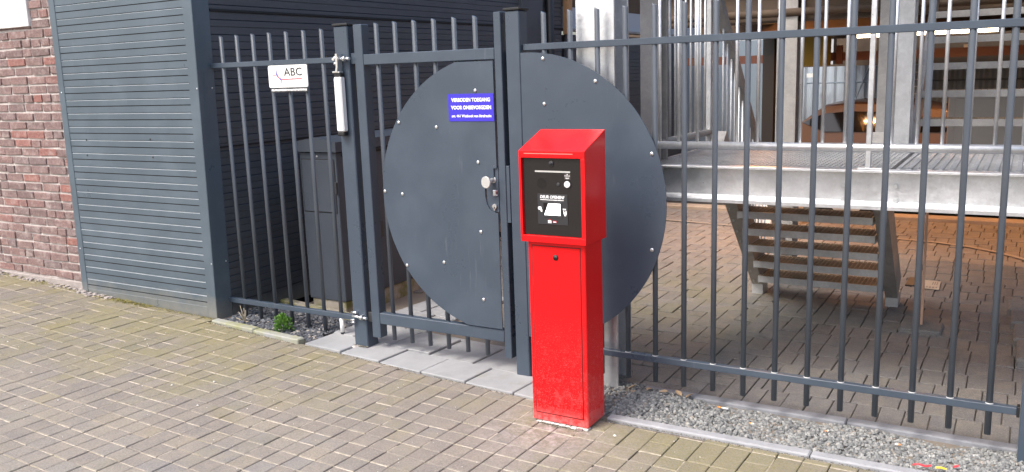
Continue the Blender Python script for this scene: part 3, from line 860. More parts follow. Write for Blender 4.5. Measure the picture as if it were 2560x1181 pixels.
lg = MB().box(-2.306, -2.284, -.041, -.033, .968, 1.000, c=.004); lg.tube([(-2.284, -.036, .972), (-2.277, -.043, .975)], .004, 8); lg.tube([(-2.284, -.036, .995), (-2.277, -.043, .997)], .004, 8); lg.obj('latch_guard', STEEL, gt)
MB().box(-2.2275, -2.207, GY0 + .004, .02, .83, 1.126, c=.002).obj('strike_plate', ANTH, gt)
MB().box(-2.2275, -2.199, .022, .034, .2, 1.7, c=.001).obj('seal_strip', BLACK, gt)
# hinges
for zc, big in ((1.700, False), (.212, True)):
    h = MB()
    h.box(-3.225, -3.179, -.004 - .02, .006 - .02, zc - .03, zc + .03, c=.002)
    h.obj('hinge_leaf', ANTH if not big else DGREY, gt)
    h = MB()
    yy = -.058
    h.tube([(-3.30, yy, zc + .004), (-3.238, yy, zc)], .0075, 10); h.tube([(-3.242, yy, zc), (-3.226, yy, zc)], .0145, 6)
    h.tube([(-3.226, yy, zc), (-3.192, yy, zc)], .0085, 10); h.box(-3.235, -3.229, -.06, -.024, zc - .014, zc + .014)
    if big:
        h.tube([(-3.315, yy + .01, zc + .022), (-3.268, yy + .004, zc + .026)], .0075, 8); h.tube([(-3.315, yy, zc - .022), (-3.285, yy, zc - .02)], .006, 8); h.tube([(-3.315, yy, zc - .036), (-3.285, yy, zc - .034)], .005, 8)
    h.obj('hinge_bolt', STEEL, gt)

gc = thing('gate_closer', 'slim white hydraulic gate closer clamped to the hinge post below its bracket', 'gate closer', (-3.27, -.08, 1.45))
MB().box(-3.300, -3.246, -.083, -.042, 1.298, 1.602, c=.007).obj('closer_body', ALU, gc)
MB().box(-3.298, -3.248, -.081, -.042, 1.275, 1.296, c=.004).obj('end_cap', BLACK, gc)
MB().box(-3.298, -3.248, -.079, -.042, 1.604, 1.622, c=.004).obj('end_cap', BLACK, gc)
br_ = MB().box(-3.302, -3.250, -.084, -.050, 1.624, 1.634, c=.002)
br_.prism([(-3.277, 1.63), (-3.262, 1.63), (-3.256, 1.66), (-3.256, 1.728), (-3.270, 1.728), (-3.270, 1.655)], 1, -.088, -.048)
br_.obj('bracket', STEEL, gc)
nt = MB()
for z in (1.706, 1.676): nt.tube([(-3.290, -.072, z), (-3.274, -.072, z)], .011, 6)
nt.tube([(-3.29, -.065, 1.700), (-3.285, -.09, 1.700)], .008, 6)
nt.obj('nut', STEEL, gc)

# ------------------------------------------------------------------ signs
sg = thing('company_sign', 'small white ABC sign plate with pulse line fixed to the short fence', 'sign', (-3.80, .07, 1.6))
def rrect(x0, x1, z0, z1, r, n=5):
    out = []
    for (cx, cz, a0) in ((x1 - r, z1 - r, 0), (x0 + r, z1 - r, 90), (x0 + r, z0 + r, 180), (x1 - r, z0 + r, 270)):
        for k in range(n + 1):
            a = math.radians(a0 + 90 * k / n); out.append((cx + r * math.cos(a), cz + r * math.sin(a)))
    return out
MB().prism(rrect(-3.955, -3.636, 1.551, 1.684, .012), 1, .072, .076).obj('sign_plate', WHITE, sg)
MB().prism(rrect(-3.946, -3.640, 1.523, 1.549, .005), 1, .072, .076).obj('text_strip', DGREY, sg)
put_text('ABC', .066, BLACK, sg, (-3.752, .0715, 1.640), bold=.0004, width=.146)
pl = MB()
def stroke(b, pts, wd, y, m=0):
    for i in range(len(pts) - 1):
        a, c_ = Vector(pts[i]), Vector(pts[i + 1]); d_ = (c_ - a).normalized(); n = Vector((-d_.y, d_.x)) * wd / 2
        b.prism([tuple(a + n), tuple(a - n), tuple(c_ - n), tuple(c_ + n)], 1, y, y + .0006 + i * .0001, m)
stroke(pl, [(-3.918, 1.626), (-3.892, 1.627)], .0035, .0705, 0)
stroke(pl, [(-3.888, 1.665), (-3.885, 1.634)], .004, .0705, 1)
stroke(pl, [(-3.886, 1.636), (-3.878, 1.617)], .010, .0705, 1)
stroke(pl, [(-3.878, 1.619), (-3.856, 1.601)], .007, .0702, 0)
stroke(pl, [(-3.858, 1.606), (-3.850, 1.597)], .010, .0699, 1)
stroke(pl, [(-3.851, 1.598), (-3.847, 1.572)], .004, .0705, 1)
stroke(pl, [(-3.845, 1.599), (-3.682, 1.602)], .0048, .0705, 0)
pl.obj('pulse_emblem', [REDPRINT, BLUEPRINT], sg)
gm = MB()
for x, wd in ((-3.823, .012), (-3.80, .003), (-3.785, .004), (-3.764, .004), (-3.748, .005), (-3.735, .003), (-3.719, .004), (-3.700, .005)): gm.box(x, x + wd, .0712, .0718, 1.572, 1.572 + (.005 if wd > .01 else .009))
gm.obj('small_print', mat('faint_print', (.5, .5, .5), .6), sg)
gm = MB(); x = -3.938; random.seed(3)
while x < -3.652:
    wd = U(.004, .011); gm.box(x, x + wd, .0712, .0718, 1.530 + U(0, .002), 1.543 - U(0, .002)); x += wd + U(.0012, .003)
gm.obj('small_print', WHITEPRINT, sg)
for x in (-3.945, -3.648): MB().disc((x, .072, 1.674), (0, -1, 0), .0045, .002, 8).obj('rivet', STEEL, sg)

bs = thing('warning_sign', 'blue rectangular no-entry text sign on the gate disc above the knob', 'sign', (-2.414, -.045, 1.425))
MB().prism(rrect(-2.555, -2.277, 1.354, 1.4945, .003, 2), 1, -.0430, -.0405).obj('sign_plate', BLUESIGN, bs)
put_text('VERBODEN TOEGANG', .026, WHITEPRINT, bs, (-2.416, -.0436, 1.4625), bold=.0009, width=.238)
put_text('VOOR ONBEVOEGDEN', .026, WHITEPRINT, bs, (-2.415, -.0436, 1.4235), bold=.0009, width=.246)
put_text('art. 461 Wetboek van Strafrecht', .0185, WHITEPRINT, bs, (-2.414, -.0436, 1.3805), bold=.0006, width=.244)

# ------------------------------------------------------------------ red terminal
ks = thing('access_terminal', 'bright red intercom terminal pillar standing on the pavement before the disc', 'terminal', (-1.69, -.43, 0))
bx0, bx1, by0, by1 = -1.832, -1.549, -.515, -.340
MB().box(bx0, bx1, by0, by1, .012, .853, c=.004).obj('pillar_body', RED, ks)
MB().box(bx0 + .0185, bx1 - .0205, by0 - .0008, by0 + .004, .0485, .8375).obj('door_gap', mat('dark_red_gap', (.10, .002, .004), .6), ks)
MB().box(bx0 + .0225, bx1 - .0245, by0 - .003, by0 + .004, .0525, .8335, c=.0015).obj('service_door', RED, ks)
MB().tube([(-1.692, by0 - .003, .787), (-1.692, by0 - .008, .787), (-1.692, by0 - .0075, .787), (-1.692, by0 - .005, .787)], [.0135, .0115, .007, .006], 16).obj('cam_lock', BLACK, ks)
hx0, hx1, hy0, hy1 = -1.850, -1.530, -.545, -.334
zb, zf_, zt = .856, 1.259, 1.337
# head as a hood: back shell with a rim round the recessed face
hd = MB()
rim = .016; dep = .016
hd.prism([(hy0 + dep, zb), (hy1, zb), (hy1, zt), (hy0 + dep, zf_ + (zt - zf_) * dep / (hy1 - hy0))], 0, hx0, hx1)
hd.prism([(hy0, zb), (hy0 + dep - .0001, zb), (hy0 + dep - .0001, zb + .030), (hy0, zb + .030)], 0, hx0, hx1)
hd.prism([(hy0, zf_ - .031), (hy0 + dep - .0001, zf_ - .031), (hy0 + dep - .0001, zf_ + (zt - zf_) * dep / (hy1 - hy0)), (hy0, zf_)], 0, hx0, hx1)
hd.prism([(hy0, zb + .030), (hy0 + dep - .0001, zb + .030), (hy0 + dep - .0001, zf_ - .031), (hy0, zf_ - .031)], 0, hx0, hx0 + .012)
hd.prism([(hy0, zb + .030), (hy0 + dep - .0001, zb + .030), (hy0 + dep - .0001, zf_ - .031), (hy0, zf_ - .031)], 0, hx1 - .019, hx1)
ho = hd.obj('head_housing', RED, ks)
bv = ho.modifiers.new('edge', 'BEVEL'); bv.width = .0018; bv.segments = 2; bv.limit_method = 'ANGLE'; bv.angle_limit = math.radians(40)
MB().box(hx0 + .028, hx1 - .055, hy0 - .0012, hy0 + .001, zf_ - .0135, zf_ - .0105).obj('edge_strip', mat('pale_red_strip', (.85, .25, .22), .3), ks)
FY = hy0 + dep - .003
fp = MB().box(hx0 + .014, hx1 - .021, FY, FY + .004, zb + .0315, zf_ - .0325, c=.0008).obj('face_panel', BLACKP, ks)
F = FY - .0006
MB().tube([(-1.694, FY, 1.204), (-1.694, FY - .006, 1.204), (-1.694, FY - .0065, 1.204), (-1.694, FY - .003, 1.204)], [.0125, .0105, .007, .004], 18).obj('camera_lens', DGREY, ks)
MB().prism(rrect(-1.776, -1.604, 1.1655, 1.1725, .003, 3), 1, F - .001, FY).obj('card_slot', SATIN, ks)
sp_ = MB()
for ring, nn in ((0, 1), (.0075, 6), (.0145, 12), (.0205, 18)):
    for k in range(nn):
        a = 2 * math.pi * k / nn; sp_.disc((-1.744 + ring * math.cos(a), FY + .0002, 1.117 + ring * math.sin(a)), (0, -1, 0), .0022, .0010, 8)
sp_.obj('speaker_grille', mat('speaker_hole', (.001, .001, .001), .9), ks)
MB().tube([(-1.663, FY, 1.114), (-1.663, FY - .003, 1.114), (-1.663, FY - .0032, 1.114)], [.0085, .0075, .004], 14).obj('microphone', DGREY, ks)
MB().tube([(-1.6185, FY, 1.116), (-1.6185, FY - .003, 1.116)], .0172, 20).obj('button_ring', BLACK, ks)
MB().tube([(-1.6185, FY - .002, 1.116), (-1.6185, FY - .0055, 1.116), (-1.6185, FY - .0062, 1.116)], [.0145, .0140, .012], 20).obj('call_button', WHITE, ks)
bl = MB().box(-1.633, -1.604, F - .0005, FY, 1.137, 1.163); blo = bl.obj('button_label', mat('brown_label', (.055, .045, .042), .4), ks)
lm = MB().box(-1.632, -1.605, F - .0012, F - .0004, 1.1515, 1.1535); lm.box(-1.6205, -1.6165, F - .0012, F - .0004, 1.1565, 1.161); lm.box(-1.628, -1.609, F - .0012, F - .0004, 1.143, 1.1445); lm.box(-1.626, -1.611, F - .0012, F - .0004, 1.140, 1.1415)
lm.obj('button_label_print', WHITEPRINT, ks)
MB().box(-1.766, -1.619, F - .0014, FY, .937, 1.071, c=.0006).obj('reader_bezel', mat('reader_sticker', (.03, .03, .033), .35), ks)
F2 = F - .002
put_text('DEUR OPENEN?', .0185, WHITEPRINT, ks, (-1.693, F2, 1.0575), bold=.0005, width=.118, shear=.12)
sm = MB(); random.seed(23); x = -1.752
while x < -1.640:
    q = U(.003, .009); sm.box(x, min(x + q, -1.634), F2 - .0008, F2, 1.0435 + U(0, .0006), 1.0475 - U(0, .0008)); x += q + U(.0006, .0014)
sm.obj('small_print', WHITEPRINT, ks)
MB().box(-1.741, -1.645, F2 - .0012, F2 + .001, .968, 1.038, c=.001).obj('reader_frame', DGREY, ks)
MB().box(-1.737, -1.649, F2 - .0016, F2 - .0008, .974, 1.033).obj('reader_glass', BLACKGLOSS, ks)
MB().prism([(-1.733, .9785), (-1.653, .9785), (-1.653, 1.0305), (-1.712, 1.0305)], 1, F2 - .0024, F2 - .0017).obj('reader_trapezoid', EMISSIVE_WHITE, ks)  # pale, slightly emissive trapezoid laid over the reader glass
hand = MB(); hand.prism(rrect(-1.764, -1.746, 1.000, 1.015, .006, 4), 1, F2 - .0012, F2); hand.prism([(-1.750, 1.006), (-1.742, 1.001), (-1.743, .992), (-1.749, .992), (-1.753, 1.0)], 1, F2 - .0016, F2)
hand.obj('card_icon', WHITEPRINT, ks)
hand = MB(); hand.box(-1.642, -1.627, F2 - .0012, F2, 1.004, 1.010); hand.prism([(-1.640, 1.001), (-1.636, 1.001), (-1.635, .993), (-1.630, .993), (-1.629, 1.001), (-1.624, 1.001), (-1.624, .986), (-1.628, .978), (-1.634, .978), (-1.639, .988)], 1, F2 - .0012, F2)
hand.obj('hand_icon', WHITEPRINT, ks)
bd = MB().box(-1.716, -1.699, F2 - .0012, F2, .9495, .9555, 0); bd.box(-1.716, -1.699, F2 - .0012, F2, .9435, .9480, 0); bd.prism([(-1.713, .9562), (-1.701, .9562), (-1.704, .9605), (-1.711, .9605)], 1, F2 - .0012, F2, 1)
bd.obj('brand_badge', [WHITEPRINT, REDPRINT], ks)
bd = MB().box(-1.692, -1.674, F2 - .0012, F2, .946, .9545, 0); bd.box(-1.690, -1.676, F2 - .0018, F2 - .001, .9475, .9515, 1); bd.obj('brand_badge', [REDPRINT, WHITEPRINT], ks)
mo = MB(); random.seed(9)
for k in range(9):
    x = -1.815 + .030 * k; mo.box(x, x + U(.024, .034), by0 - U(.002, .013), by0 + .03, -.02, U(.006, .011), c=.003)
mo.obj('mortar_bed', mat('pale_mortar', (.62, .58, .54), .95), ks)
br2 = tag(MB().box(-1.60, -1.572, by0 - .020, by0 - .004, -.004, .010, c=.003).obj('brick_shard', BRICK), 'small reddish brick shard wedged under the front corner of the red terminal', 'brick shard')

# ------------------------------------------------------------------ steel columns, platform, stairs
def hcol(label, x0, x1, y0, y1, z0, z1, m=GALV, flange=.013, name='steel_column'):
    b = MB()
    b.box(x0, x1, y0, y0 + flange, z0, z1, c=.002); b.box(x0, x1, y1 - flange, y1, z0, z1, c=.002)
    b.box((x0 + x1) / 2 - .005, (x0 + x1) / 2 + .005, y0 + flange + .0005, y1 - flange - .0005, z0, z1)
    return tag(b.obj(name, m), label, 'column')
hcol('broad bright galvanised steel column standing directly behind the fence disc', -1.857, -1.655, .058, .235, -.25, 3.2, GALV_B)
hcol('narrow galvanised column beside the broad bright one, at the platform corner', -1.684, -1.575, .45, .56, .93, 3.2, GALV_D)
hcol('grey steel column rising from the platform beside the upper stair', -.655, -.578, 1.27, 1.40, 1.12, 3.2, GALV_D)
hcol('pale grey steel post beside the foot of the upper stair', -.571, -.484, 1.27, 1.40, 1.12, 3.2, GALV)
hcol('beige steel column in the garage, right of the black post', -1.62, -1.47, 3.0, 3.2, -.02, 3.2, GALV_D)
hcol('black steel post in the dim garage, left of the beige column', -2.51, -2.385, 6.0, 6.12, -.1, 2.5, BLACK)

pf = thing('steel_platform', 'galvanised steel walkway platform with grating floor behind the long fence', 'platform', (-.5, .8, 0))
PX0, PX1, PZ = -1.60, .75, 1.118
fr = MB()
fr.box(PX0 - .06, PX1, .25, .318, PZ - .010, PZ, c=.002); fr.prism([(.25, .943), (.25, .958), (.311, .974), (.318, .974), (.318, .943)], 0, PX0 - .06, PX1); fr.box(PX0 - .06, PX1, .311, .318, .9745, PZ - .0105)
fr.obj('front_beam', GALV_B, pf)
MB().box(PX0, PX0 + .01, .32, 1.36, .96, PZ).obj('side_beam', GALV_D, pf)
MB().box(PX0, PX1, 1.35, 1.36, .96, PZ).obj('rear_beam', GALV_D, pf)
MB().box(-.60, -.585, .33, 1.34, .96, PZ - .03).obj('cross_beam', GALV_D, pf)
def grating(x0, x1, y0, y1, z, px_, py_, h=.028, serr=True):
    b = MB(); n = int((x1 - x0) / px_)
    for i in range(n + 1):
        x = x0 + (x1 - x0) * i / n; b.box(x - .0018, x + .0018, y0, y1, z - h, z)
    n = int((y1 - y0) / py_)
    for j in range(n + 1):
        y = y0 + (y1 - y0) * j / n; b.box(x0, x1, y - .0022, y + .0022, z - h * .6, z - .001)
    return b
o = grating(PX0 + .012, -.455, .325, 1.345, PZ - .002, .0225, .034).obj('floor_grating', GALV, pf); o['kind'] = 'stuff'
o = grating(-.425, PX1 - .01, .325, 1.345, PZ - .002, .042, .024).obj('floor_grating', GALV, pf); o['kind'] = 'stuff'
ribs = MB()
for i in range(28):
    x = -.42 + i * .042
    ribs.box(x - .009, x + .009, .33, 1.34, PZ - .006, PZ + .002)
ribs.obj('grating_ribs', GALV, pf)
for x, z in ((-.643, 1.04), (-.641, .974), (-.424, 1.044), (-.421, .978)):
    b = MB().tube([(x, .3105, z), (x, .305, z)], .0125, 12); b.tube([(x, .3048, z), (x, .297, z)], .0095, 6); b.obj('beam_bolt', GALV, pf)

rl = thing('platform_railing', 'bright galvanised railing with round balusters along the platform front', 'railing', (-.5, .28, PZ))
MB().tube([(PX0 - .03, .282, 1.215), (PX1, .282, 1.215)], .0195, 14).obj('bottom_rail', GALV_B, rl)
MB().tube([(PX0 - .03, .282, 2.16), (PX1, .282, 2.16)], .0195, 14).obj('top_rail', GALV_B, rl)
me = MB().tube([(0, 0, 1.222), (0, 0, 2.155)], .0082, 10).mesh('baluster', GALV_B)
for x in (-1.512, -1.416, -1.321, -1.227, -1.131, -1.03, -.936, -.836, -.737, -.641, -.448, -.347, -.248, -.147, -.052, .05, .15, .25, .35): link('baluster', me, rl, (x, .282, 0))
pb = MB().box(-.549, -.527, .268, .296, PZ + .008, 2.15, c=.002); pb.box(-.580, -.478, .258, .312, PZ + .0005, PZ + .009, c=.002); pb.obj('railing_post', GALV_B, rl)
sr = thing('platform_railing', 'side railing receding along the left edge of the platform', 'railing', (-1.6, .8, PZ))
MB().tube([(-1.6, .33, 1.207), (-1.6, 1.40, 1.20), (-1.6, 1.47, 1.17), (-1.6, 1.52, 1.06)], .02, 12).obj('bottom_rail', GALV_D, sr)
MB().tube([(-1.6, .33, 2.10), (-1.6, 1.34, 2.10)], .02, 12).obj('top_rail', GALV, sr)
me = MB().tube([(0, 0, 1.205), (0, 0, 2.10)], .0078, 8).mesh('baluster', GALV)
for k in range(9): link('baluster', me, sr, (-1.6, .574 + .0835 * k, 0))
MB().box(-1.615, -1.585, 1.305, 1.35, 1.12, 2.12, c=.002).obj('railing_post', GALV, sr)

ls = thing('steel_stair', 'lower galvanised stair descending from the platform onto the yard paving', 'stair', (-1.1, 1.7, 0))
def slantbox(b, x0, x1, p0, p1, thick, m=0):
    a, c_ = Vector(p0), Vector(p1); d_ = (c_ - a).normalized(); n = Vector((-d_.y, d_.x)) * thick
    b.prism([tuple(a), tuple(c_), tuple(c_ + n), tuple(a + n)], 0, x0, x1, m); return b
slantbox(MB(), -1.552, -1.475, (2.185, .055), (1.15, 1.09), -.17).obj('stringer', GALV_D, ls)
slantbox(MB(), -.676, -.600, (2.175, .055), (1.14, 1.09), -.17).obj('stringer', GALV_D, ls)
for x in (-1.553, -.677): MB().box(x, x + .079, 2.17, 2.30, -.01, .085, c=.003).obj('base_shoe', GALV, ls)
tg = grating(-1.472, -.68, 0, .235, 0, .026, .022, .03).mesh('tread_grating', LAMP_TINT)
tp = MB().box(-1.472, -.68, -.006, 0, -.043, .001, c=.001); tp.box(-1.472, -1.466, 0, .235, -.05, 0); tp.box(-.686, -.68, 0, .235, -.05, 0); tp = tp.mesh('tread_frame', GALV)
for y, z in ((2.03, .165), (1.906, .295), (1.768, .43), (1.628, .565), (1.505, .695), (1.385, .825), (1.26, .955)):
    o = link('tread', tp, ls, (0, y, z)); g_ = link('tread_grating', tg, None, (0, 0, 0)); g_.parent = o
hr = thing('stair_handrail', 'sloping dark handrail with thin balusters beside the descending stair', 'handrail', (-1.53, 1.6, 1.0))
slantbox(MB(), -1.555, -1.505, (1.20, 1.985), (3.0, .11), .055).obj('handrail', GALV_D, hr)
me_c = {}
for k in range(13):
    y = 1.37 + .085 * k; zt_ = 1.985 - (y - 1.20) * 1.0417; zb_ = max(.0, 1.08 - (y - 1.15))
    MB().tube([(-1.53, y, zb_), (-1.53, y, zt_)], .0075, 8).obj('baluster', GALV, hr)

us = thing('steel_stair', 'upper galvanised stair rising from the platform, open treads seen from the front', 'stair', (0, 1.9, PZ))
b = MB(); b.prism([(1.385, 1.119), (1.60, 1.119), (2.95, 2.50), (2.75, 2.50)], 0, -.50, -.47); b.obj('stringer', GALV_D, us)
b = MB(); b.prism([(1.385, 1.119), (1.60, 1.119), (2.95, 2.50), (2.75, 2.50)], 0, .62, .70); b.obj('stringer', GALV_D, us)
tg2 = grating(-.486, .62, 0, .20, 0, .030, .025, .025).mesh('tread_grating', LAMP_TINT)
tp2 = MB().box(-.486, .62, -.006, 0, -.038, .001, c=.001).mesh('tread_frame', GALV_D)
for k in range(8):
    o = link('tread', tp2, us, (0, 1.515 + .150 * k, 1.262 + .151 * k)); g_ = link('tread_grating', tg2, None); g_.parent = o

# yard bits
tag(MB().box(-.424, -.409, 1.740, 1.755, .0, 1.0, c=.002).obj('timber_stake', mat('pinkish_lath', (.52, .33, .24), .7)), 'thin warm timber stake standing on the yard behind the long fence', 'stake')
st = MB().box(-.53, -.30, 1.62, 1.83, -.01, .022, c=.008); st = st.obj('stake_foot', YPAV); tag(st, 'flat worn stone block at the foot of the timber stake', 'stone block')
pn = thing('floor_label', 'pale printed label sheet lying on the yard beside the timber stake', 'label sheet', (-.46, 2.85, 0))
MB().prism([(-.515, 2.99), (-.410, 2.98), (-.402, 2.72), (-.500, 2.73)], 2, .0068, .0085).obj('sheet', mat('grubby_paper', (.42, .38, .32), .85), pn)
b = MB()
for k in range(4): b.box(-.488 + k * .020, -.478 + k * .020, 2.76, 2.80, .0086, .0092)
for k in range(3): b.box(-.458 + k * .014, -.452 + k * .014, 2.86, 2.95, .0086, .0092)
b.obj('print_marks', GREYPRINT, pn)
tag(MB().box(-.625, -.545, 2.78, 3.03, .0, .012, c=.002).obj('drain_cover', BLACK), 'dark rectangular drain cover set in the yard left of the timber stake', 'drain cover')
bk = MB(); random.seed(4)
for k, (y0, y1) in enumerate(((1.2, 1.56), (1.57, 1.9), (1.91, 2.22), (2.23, 2.50))): bk.box(.085 - k * .02, .5, y0, y1, -.05, .055 + U(-.01, .01), c=.012)
tag(bk.obj('stone_edging', YPAV), 'row of low worn stone blocks at the right edge of the yard', 'stone edging')
tag(MB().box(-2.30, -2.12, 4.95, 5.2, -.02, .52, c=.01).obj('white_bollard', WHITE), 'white box pillar seen between the stair treads, left one of two', 'pillar')
tag(MB().box(-2.06, -1.86, 4.95, 5.2, -.02, .52, c=.01).obj('white_bollard', WHITE), 'white box pillar seen between the stair treads, right one of two', 'pillar')

# ------------------------------------------------------------------ garage behind
gp = thing('metal_cabinet', 'large flat grey steel cabinet seen through the upper stair treads', 'cabinet', (.1, 3.8, 0))
MB().box(-.475, 1.6, 3.6, 4.0, .72, 1.325, c=.008).obj('cabinet_body', GREYPANEL, gp)
MB().box(-.425, .12, 3.594, 3.602, .76, 1.29, c=.003).obj('cabinet_door', GREYPANEL, gp)
MB().box(.14, .66, 3.594, 3.602, .76, 1.29, c=.003).obj('cabinet_door', GREYPANEL, gp)
dk = thing('parking_deck', 'low brown steel parking deck with beams over the garage', 'deck', (0, 6, 2.1))
MB().box(-2.6, 4.5, 3.0, 11, 2.20, 2.35).obj('deck_slab', DECKUNDER, dk)
MB().box(-1.60, -.75, .30, 2.99, 2.62, 2.75).obj('deck_slab', DECKUNDER, dk)  # unseen upper slabs from here on, added to shade the yard from sky
MB().box(.85, 4.5, .30, 2.99, 2.62, 2.75).obj('deck_slab', DECKUNDER, dk)
MB().box(-.749, .849, .30, 1.3, 2.62, 2.75).obj('deck_slab', DECKUNDER, dk)
for y in (3.05, 5.0, 7.0, 9.0):
    b = MB().box(-2.6, 4.5, y, y + .1, 2.17, 2.195); b.box(-2.6, 4.5, y, y + .1, 1.90, 1.915); b.box(-2.6, 4.5, y + .045, y + .055, 1.916, 2.169); b.obj('cross_beam', DECKUNDER, dk)
for x in (-2.2, -1.0, .2, 1.4):
    b = MB().box(x - .05, x + .05, 3.16, 9, 1.975, 1.99); b.box(x - .05, x + .05, 3.16, 9, 2.15, 2.165); b.box(x - .005, x + .005, 3.16, 9, 1.991, 2.149); b.obj('long_beam', YELLOWBEAM if x < -2 else DECKUNDER, dk)
MB().tube([(-2.5, 3.0, 1.965), (4, 3.0, 1.965)], .03, 8).obj('pipe', DECKUNDER, dk)
b = MB().box(-4.0, 3, 7.3, 7.36, 1.60, 1.70); b.box(-1.97, -1.90, 7.24, 7.30, 1.56, 1.78)
tag(b.obj('red_beam', REDBEAM), 'rusty red steel beam crossing the dim garage at head height', 'beam')
cw = MB(); n = 180
pr_ = []
for i in range(n + 1):
    x = -3.0 + 6.5 * i / n; pr_.append((x, 10.2 + (.03 if (i // 2) % 2 else 0)))
for (x, y) in pr_: cw.v += [(x, y, -.4), (x, y, 1.52)]
for i in range(n): a = 2 * i; cw.face((a, a + 2, a + 3, a + 1))
tag(cw.obj('corrugated_wall', CORR), 'pale blue corrugated sheet wall at the back of the garage', 'wall')
b = MB().box(-2.0, -1.88, 10.0, 10.1, -.4, 1.5)
for s_ in (-1, 1):
    a = Vector((-2.3 - .0, 1.48)); 
b.tube([(-2.35, 10.05, 1.48), (-2.02, 10.05, .6)], .012, 6); b.tube([(-2.02, 10.05, 1.48), (-2.35, 10.05, .6)], .012, 6); b.tube([(-2.9, 10.05, 1.28), (3, 10.05, 1.28)], .010, 6)
tag(b.obj('bracing_frame', BLUEBRICK), 'dark cross braced steel frame before the pale blue wall', 'bracing')
b = MB().box(-1.62, -1.32, 9.8, 10.0, -.4, 1.46)
bo = b.obj('light_rack', CORR); tag(bo, 'pale slatted rack with a yellow tag before the blue wall', 'rack')
b = MB()
for k in range(6): b.box(-1.61, -1.33, 9.785, 9.80, .9 + k * .1, .915 + k * .1)
b.obj('slat', WHITE, bo); MB().box(-1.57, -1.45, 9.78, 9.785, 1.10, 1.16).obj('yellow_tag', WRAP_Y, bo)
tag(MB().box(-2.87, -2.72, 9.9, 9.91, 1.37, 1.43).obj('small_sign', WHITE), 'tiny white sign on the pale blue back wall', 'sign')
tag(MB().box(-6.0, -3.05, 9.0, 9.3, -.4, 1.93).obj('block_wall', BLUEBRICK), 'blue grey block wall beyond the stair handrail', 'wall')
tag(MB().box(-6.0, -2.6, 10.45, 10.7, 1.55, 2.02).obj('concrete_fascia', mat('pale_fascia', (.5, .52, .55), .7)), 'pale fascia band above the far block wall', 'fascia')
tag(MB().box(-7.0, 6.0, 11.5, 11.8, -.4, 4.5).obj('rear_wall', DECKUNDER), 'dark brown rear wall closing the garage', 'wall')
tag(MB().box(4.6, 4.8, 2.0, 11.6, -.4, 3.2).obj('side_wall', DECKUNDER), 'dark brown side wall of the garage beyond the stairs', 'wall')
tag(MB().box(-2.3, -2.0, 6.8, 7.1, 1.55, 2.0).obj('yellow_machine', mat('yellow_machine', (.20, .16, .02), .5)), 'dull yellow box unit hanging under the parking deck', 'machine')
# car
def car():
    r = thing('parked_car', 'bronze hatchback parked in the garage behind the platform', 'car', (-.7, 8.0, -.3))
    X0, X1, Y0, Y1, z = -2.48, 1.3, 7.2, 8.8, -.36
    sil = [(X0, -.1), (X0 - .02, .3), (X0 + .03, .62), (X0 + .12, .86), (X0 + .38, 1.055), (X0 + .7, 1.085), (X0 + 1.3, 1.075), (X0 + 1.75, .98), (X0 + 2.3, .72), (X0 + 3.3, .55), (X1, .35), (X1, -.1)]
    n = len(sil); b = MB(); rows = [(0.0, .0), (.08, .05), (.5, .06), (.92, .05), (1.0, .0)]
    for t_, g_ in rows:
        for (x, zz) in sil:
            k = max(0, (zz - z - .9)) * (.22 if t_ < .5 else -.22) * (1 - abs(.5 - t_) * 0)
            k = k if t_ in (0.0, 1.0) else k * .8
            b.v.append((x, Y0 + (Y1 - Y0) * t_ + k, zz + g_ * .4))
    for j in range(len(rows) - 1):
        for i in range(n):
            a = j * n + i; c_ = j * n + (i + 1) % n; b.face((a, a + n, c_ + n, c_), 0, True)
    b.face(list(range(n))); b.face([4 * n + i for i in range(n)][::-1])
    b.obj('car_body', CARPAINT, r)
    def side(x, zz): return Y0 + max(0, (zz - z - .9)) * .22 - .006
    win = [(-2.34, .867), (-2.22, .93), (-2.08, .977), (-1.8, 1.0), (-1.4, .99), (-1.05, .93), (-.72, .80), (-.75, .76), (-2.07, .761)]
    b = MB(); b.v = [(x, side(x, zz), zz) for x, zz in win]; b.v += [(x, y + .01, zz) for x, y, zz in b.v]
    m_ = len(win); b.face(list(range(m_))[::-1])
    for i in range(m_): j = (i + 1) % m_; b.face((i, j, j + m_, i + m_))
    b.obj('side_window', CARGLASS, r)
    for x in (X0 + .7, X0 + 2.95):
        b = MB().tube([(x, Y0 - .01, z + .31), (x, Y0 + .2, z + .31)], .31, 24); o = b.obj('wheel', TYRE, r)
        MB().tube([(x, Y0 - .02, z + .31), (x, Y0, z + .31)], .2, 18).obj('rim', SATIN, o)
    MB().box(X0 - .01, X0 + .08, Y0 + .1, Y0 + .35, z + .75, z + .95, c=.01).obj('tail_light', WRAP_R, r)
car()
# lamps that are lit under the deck
def lamp(label, x0, x1, y, z, e):
    t_ = thing('ceiling_lamp', label, 'lamp', ((x0 + x1) / 2, y, z), 'lit tube lamps under the parking deck')
    MB().box(x0 - .02, x1 + .02, y - .05, y + .05, z + .022, z + .06, c=.005).obj('lamp_housing', WHITE, t_)
    MB().tube([(x0, y, z), (x1, y, z)], .02, 8).obj('lamp_tube', LAMPGLOW, t_)
    ld = bpy.data.lights.new('lamp_light', 'AREA'); ld.shape = 'RECTANGLE'; ld.size = x1 - x0; ld.size_y = .06; ld.energy = e * 1.25; ld.color = (1, .43, .16)
    lo_ = bpy.data.objects.new('lamp_light', ld); COL.objects.link(lo_); lo_.location = (0, 0, 0); lo_.parent = t_
    lo_.location = (0, 0, -.03)
lamp('lit tube lamp above the yellow beam at the left of the deck', -2.12, -1.80, 4.2, 2.10, 22)
lamp('long lit tube lamp behind the upper stair treads', -1.55, -.25, 6.0, 1.845, 15)
lamp('small lit tube lamp between two upper stair treads', -.62, -.52, 7.6, 1.68, 1.5)
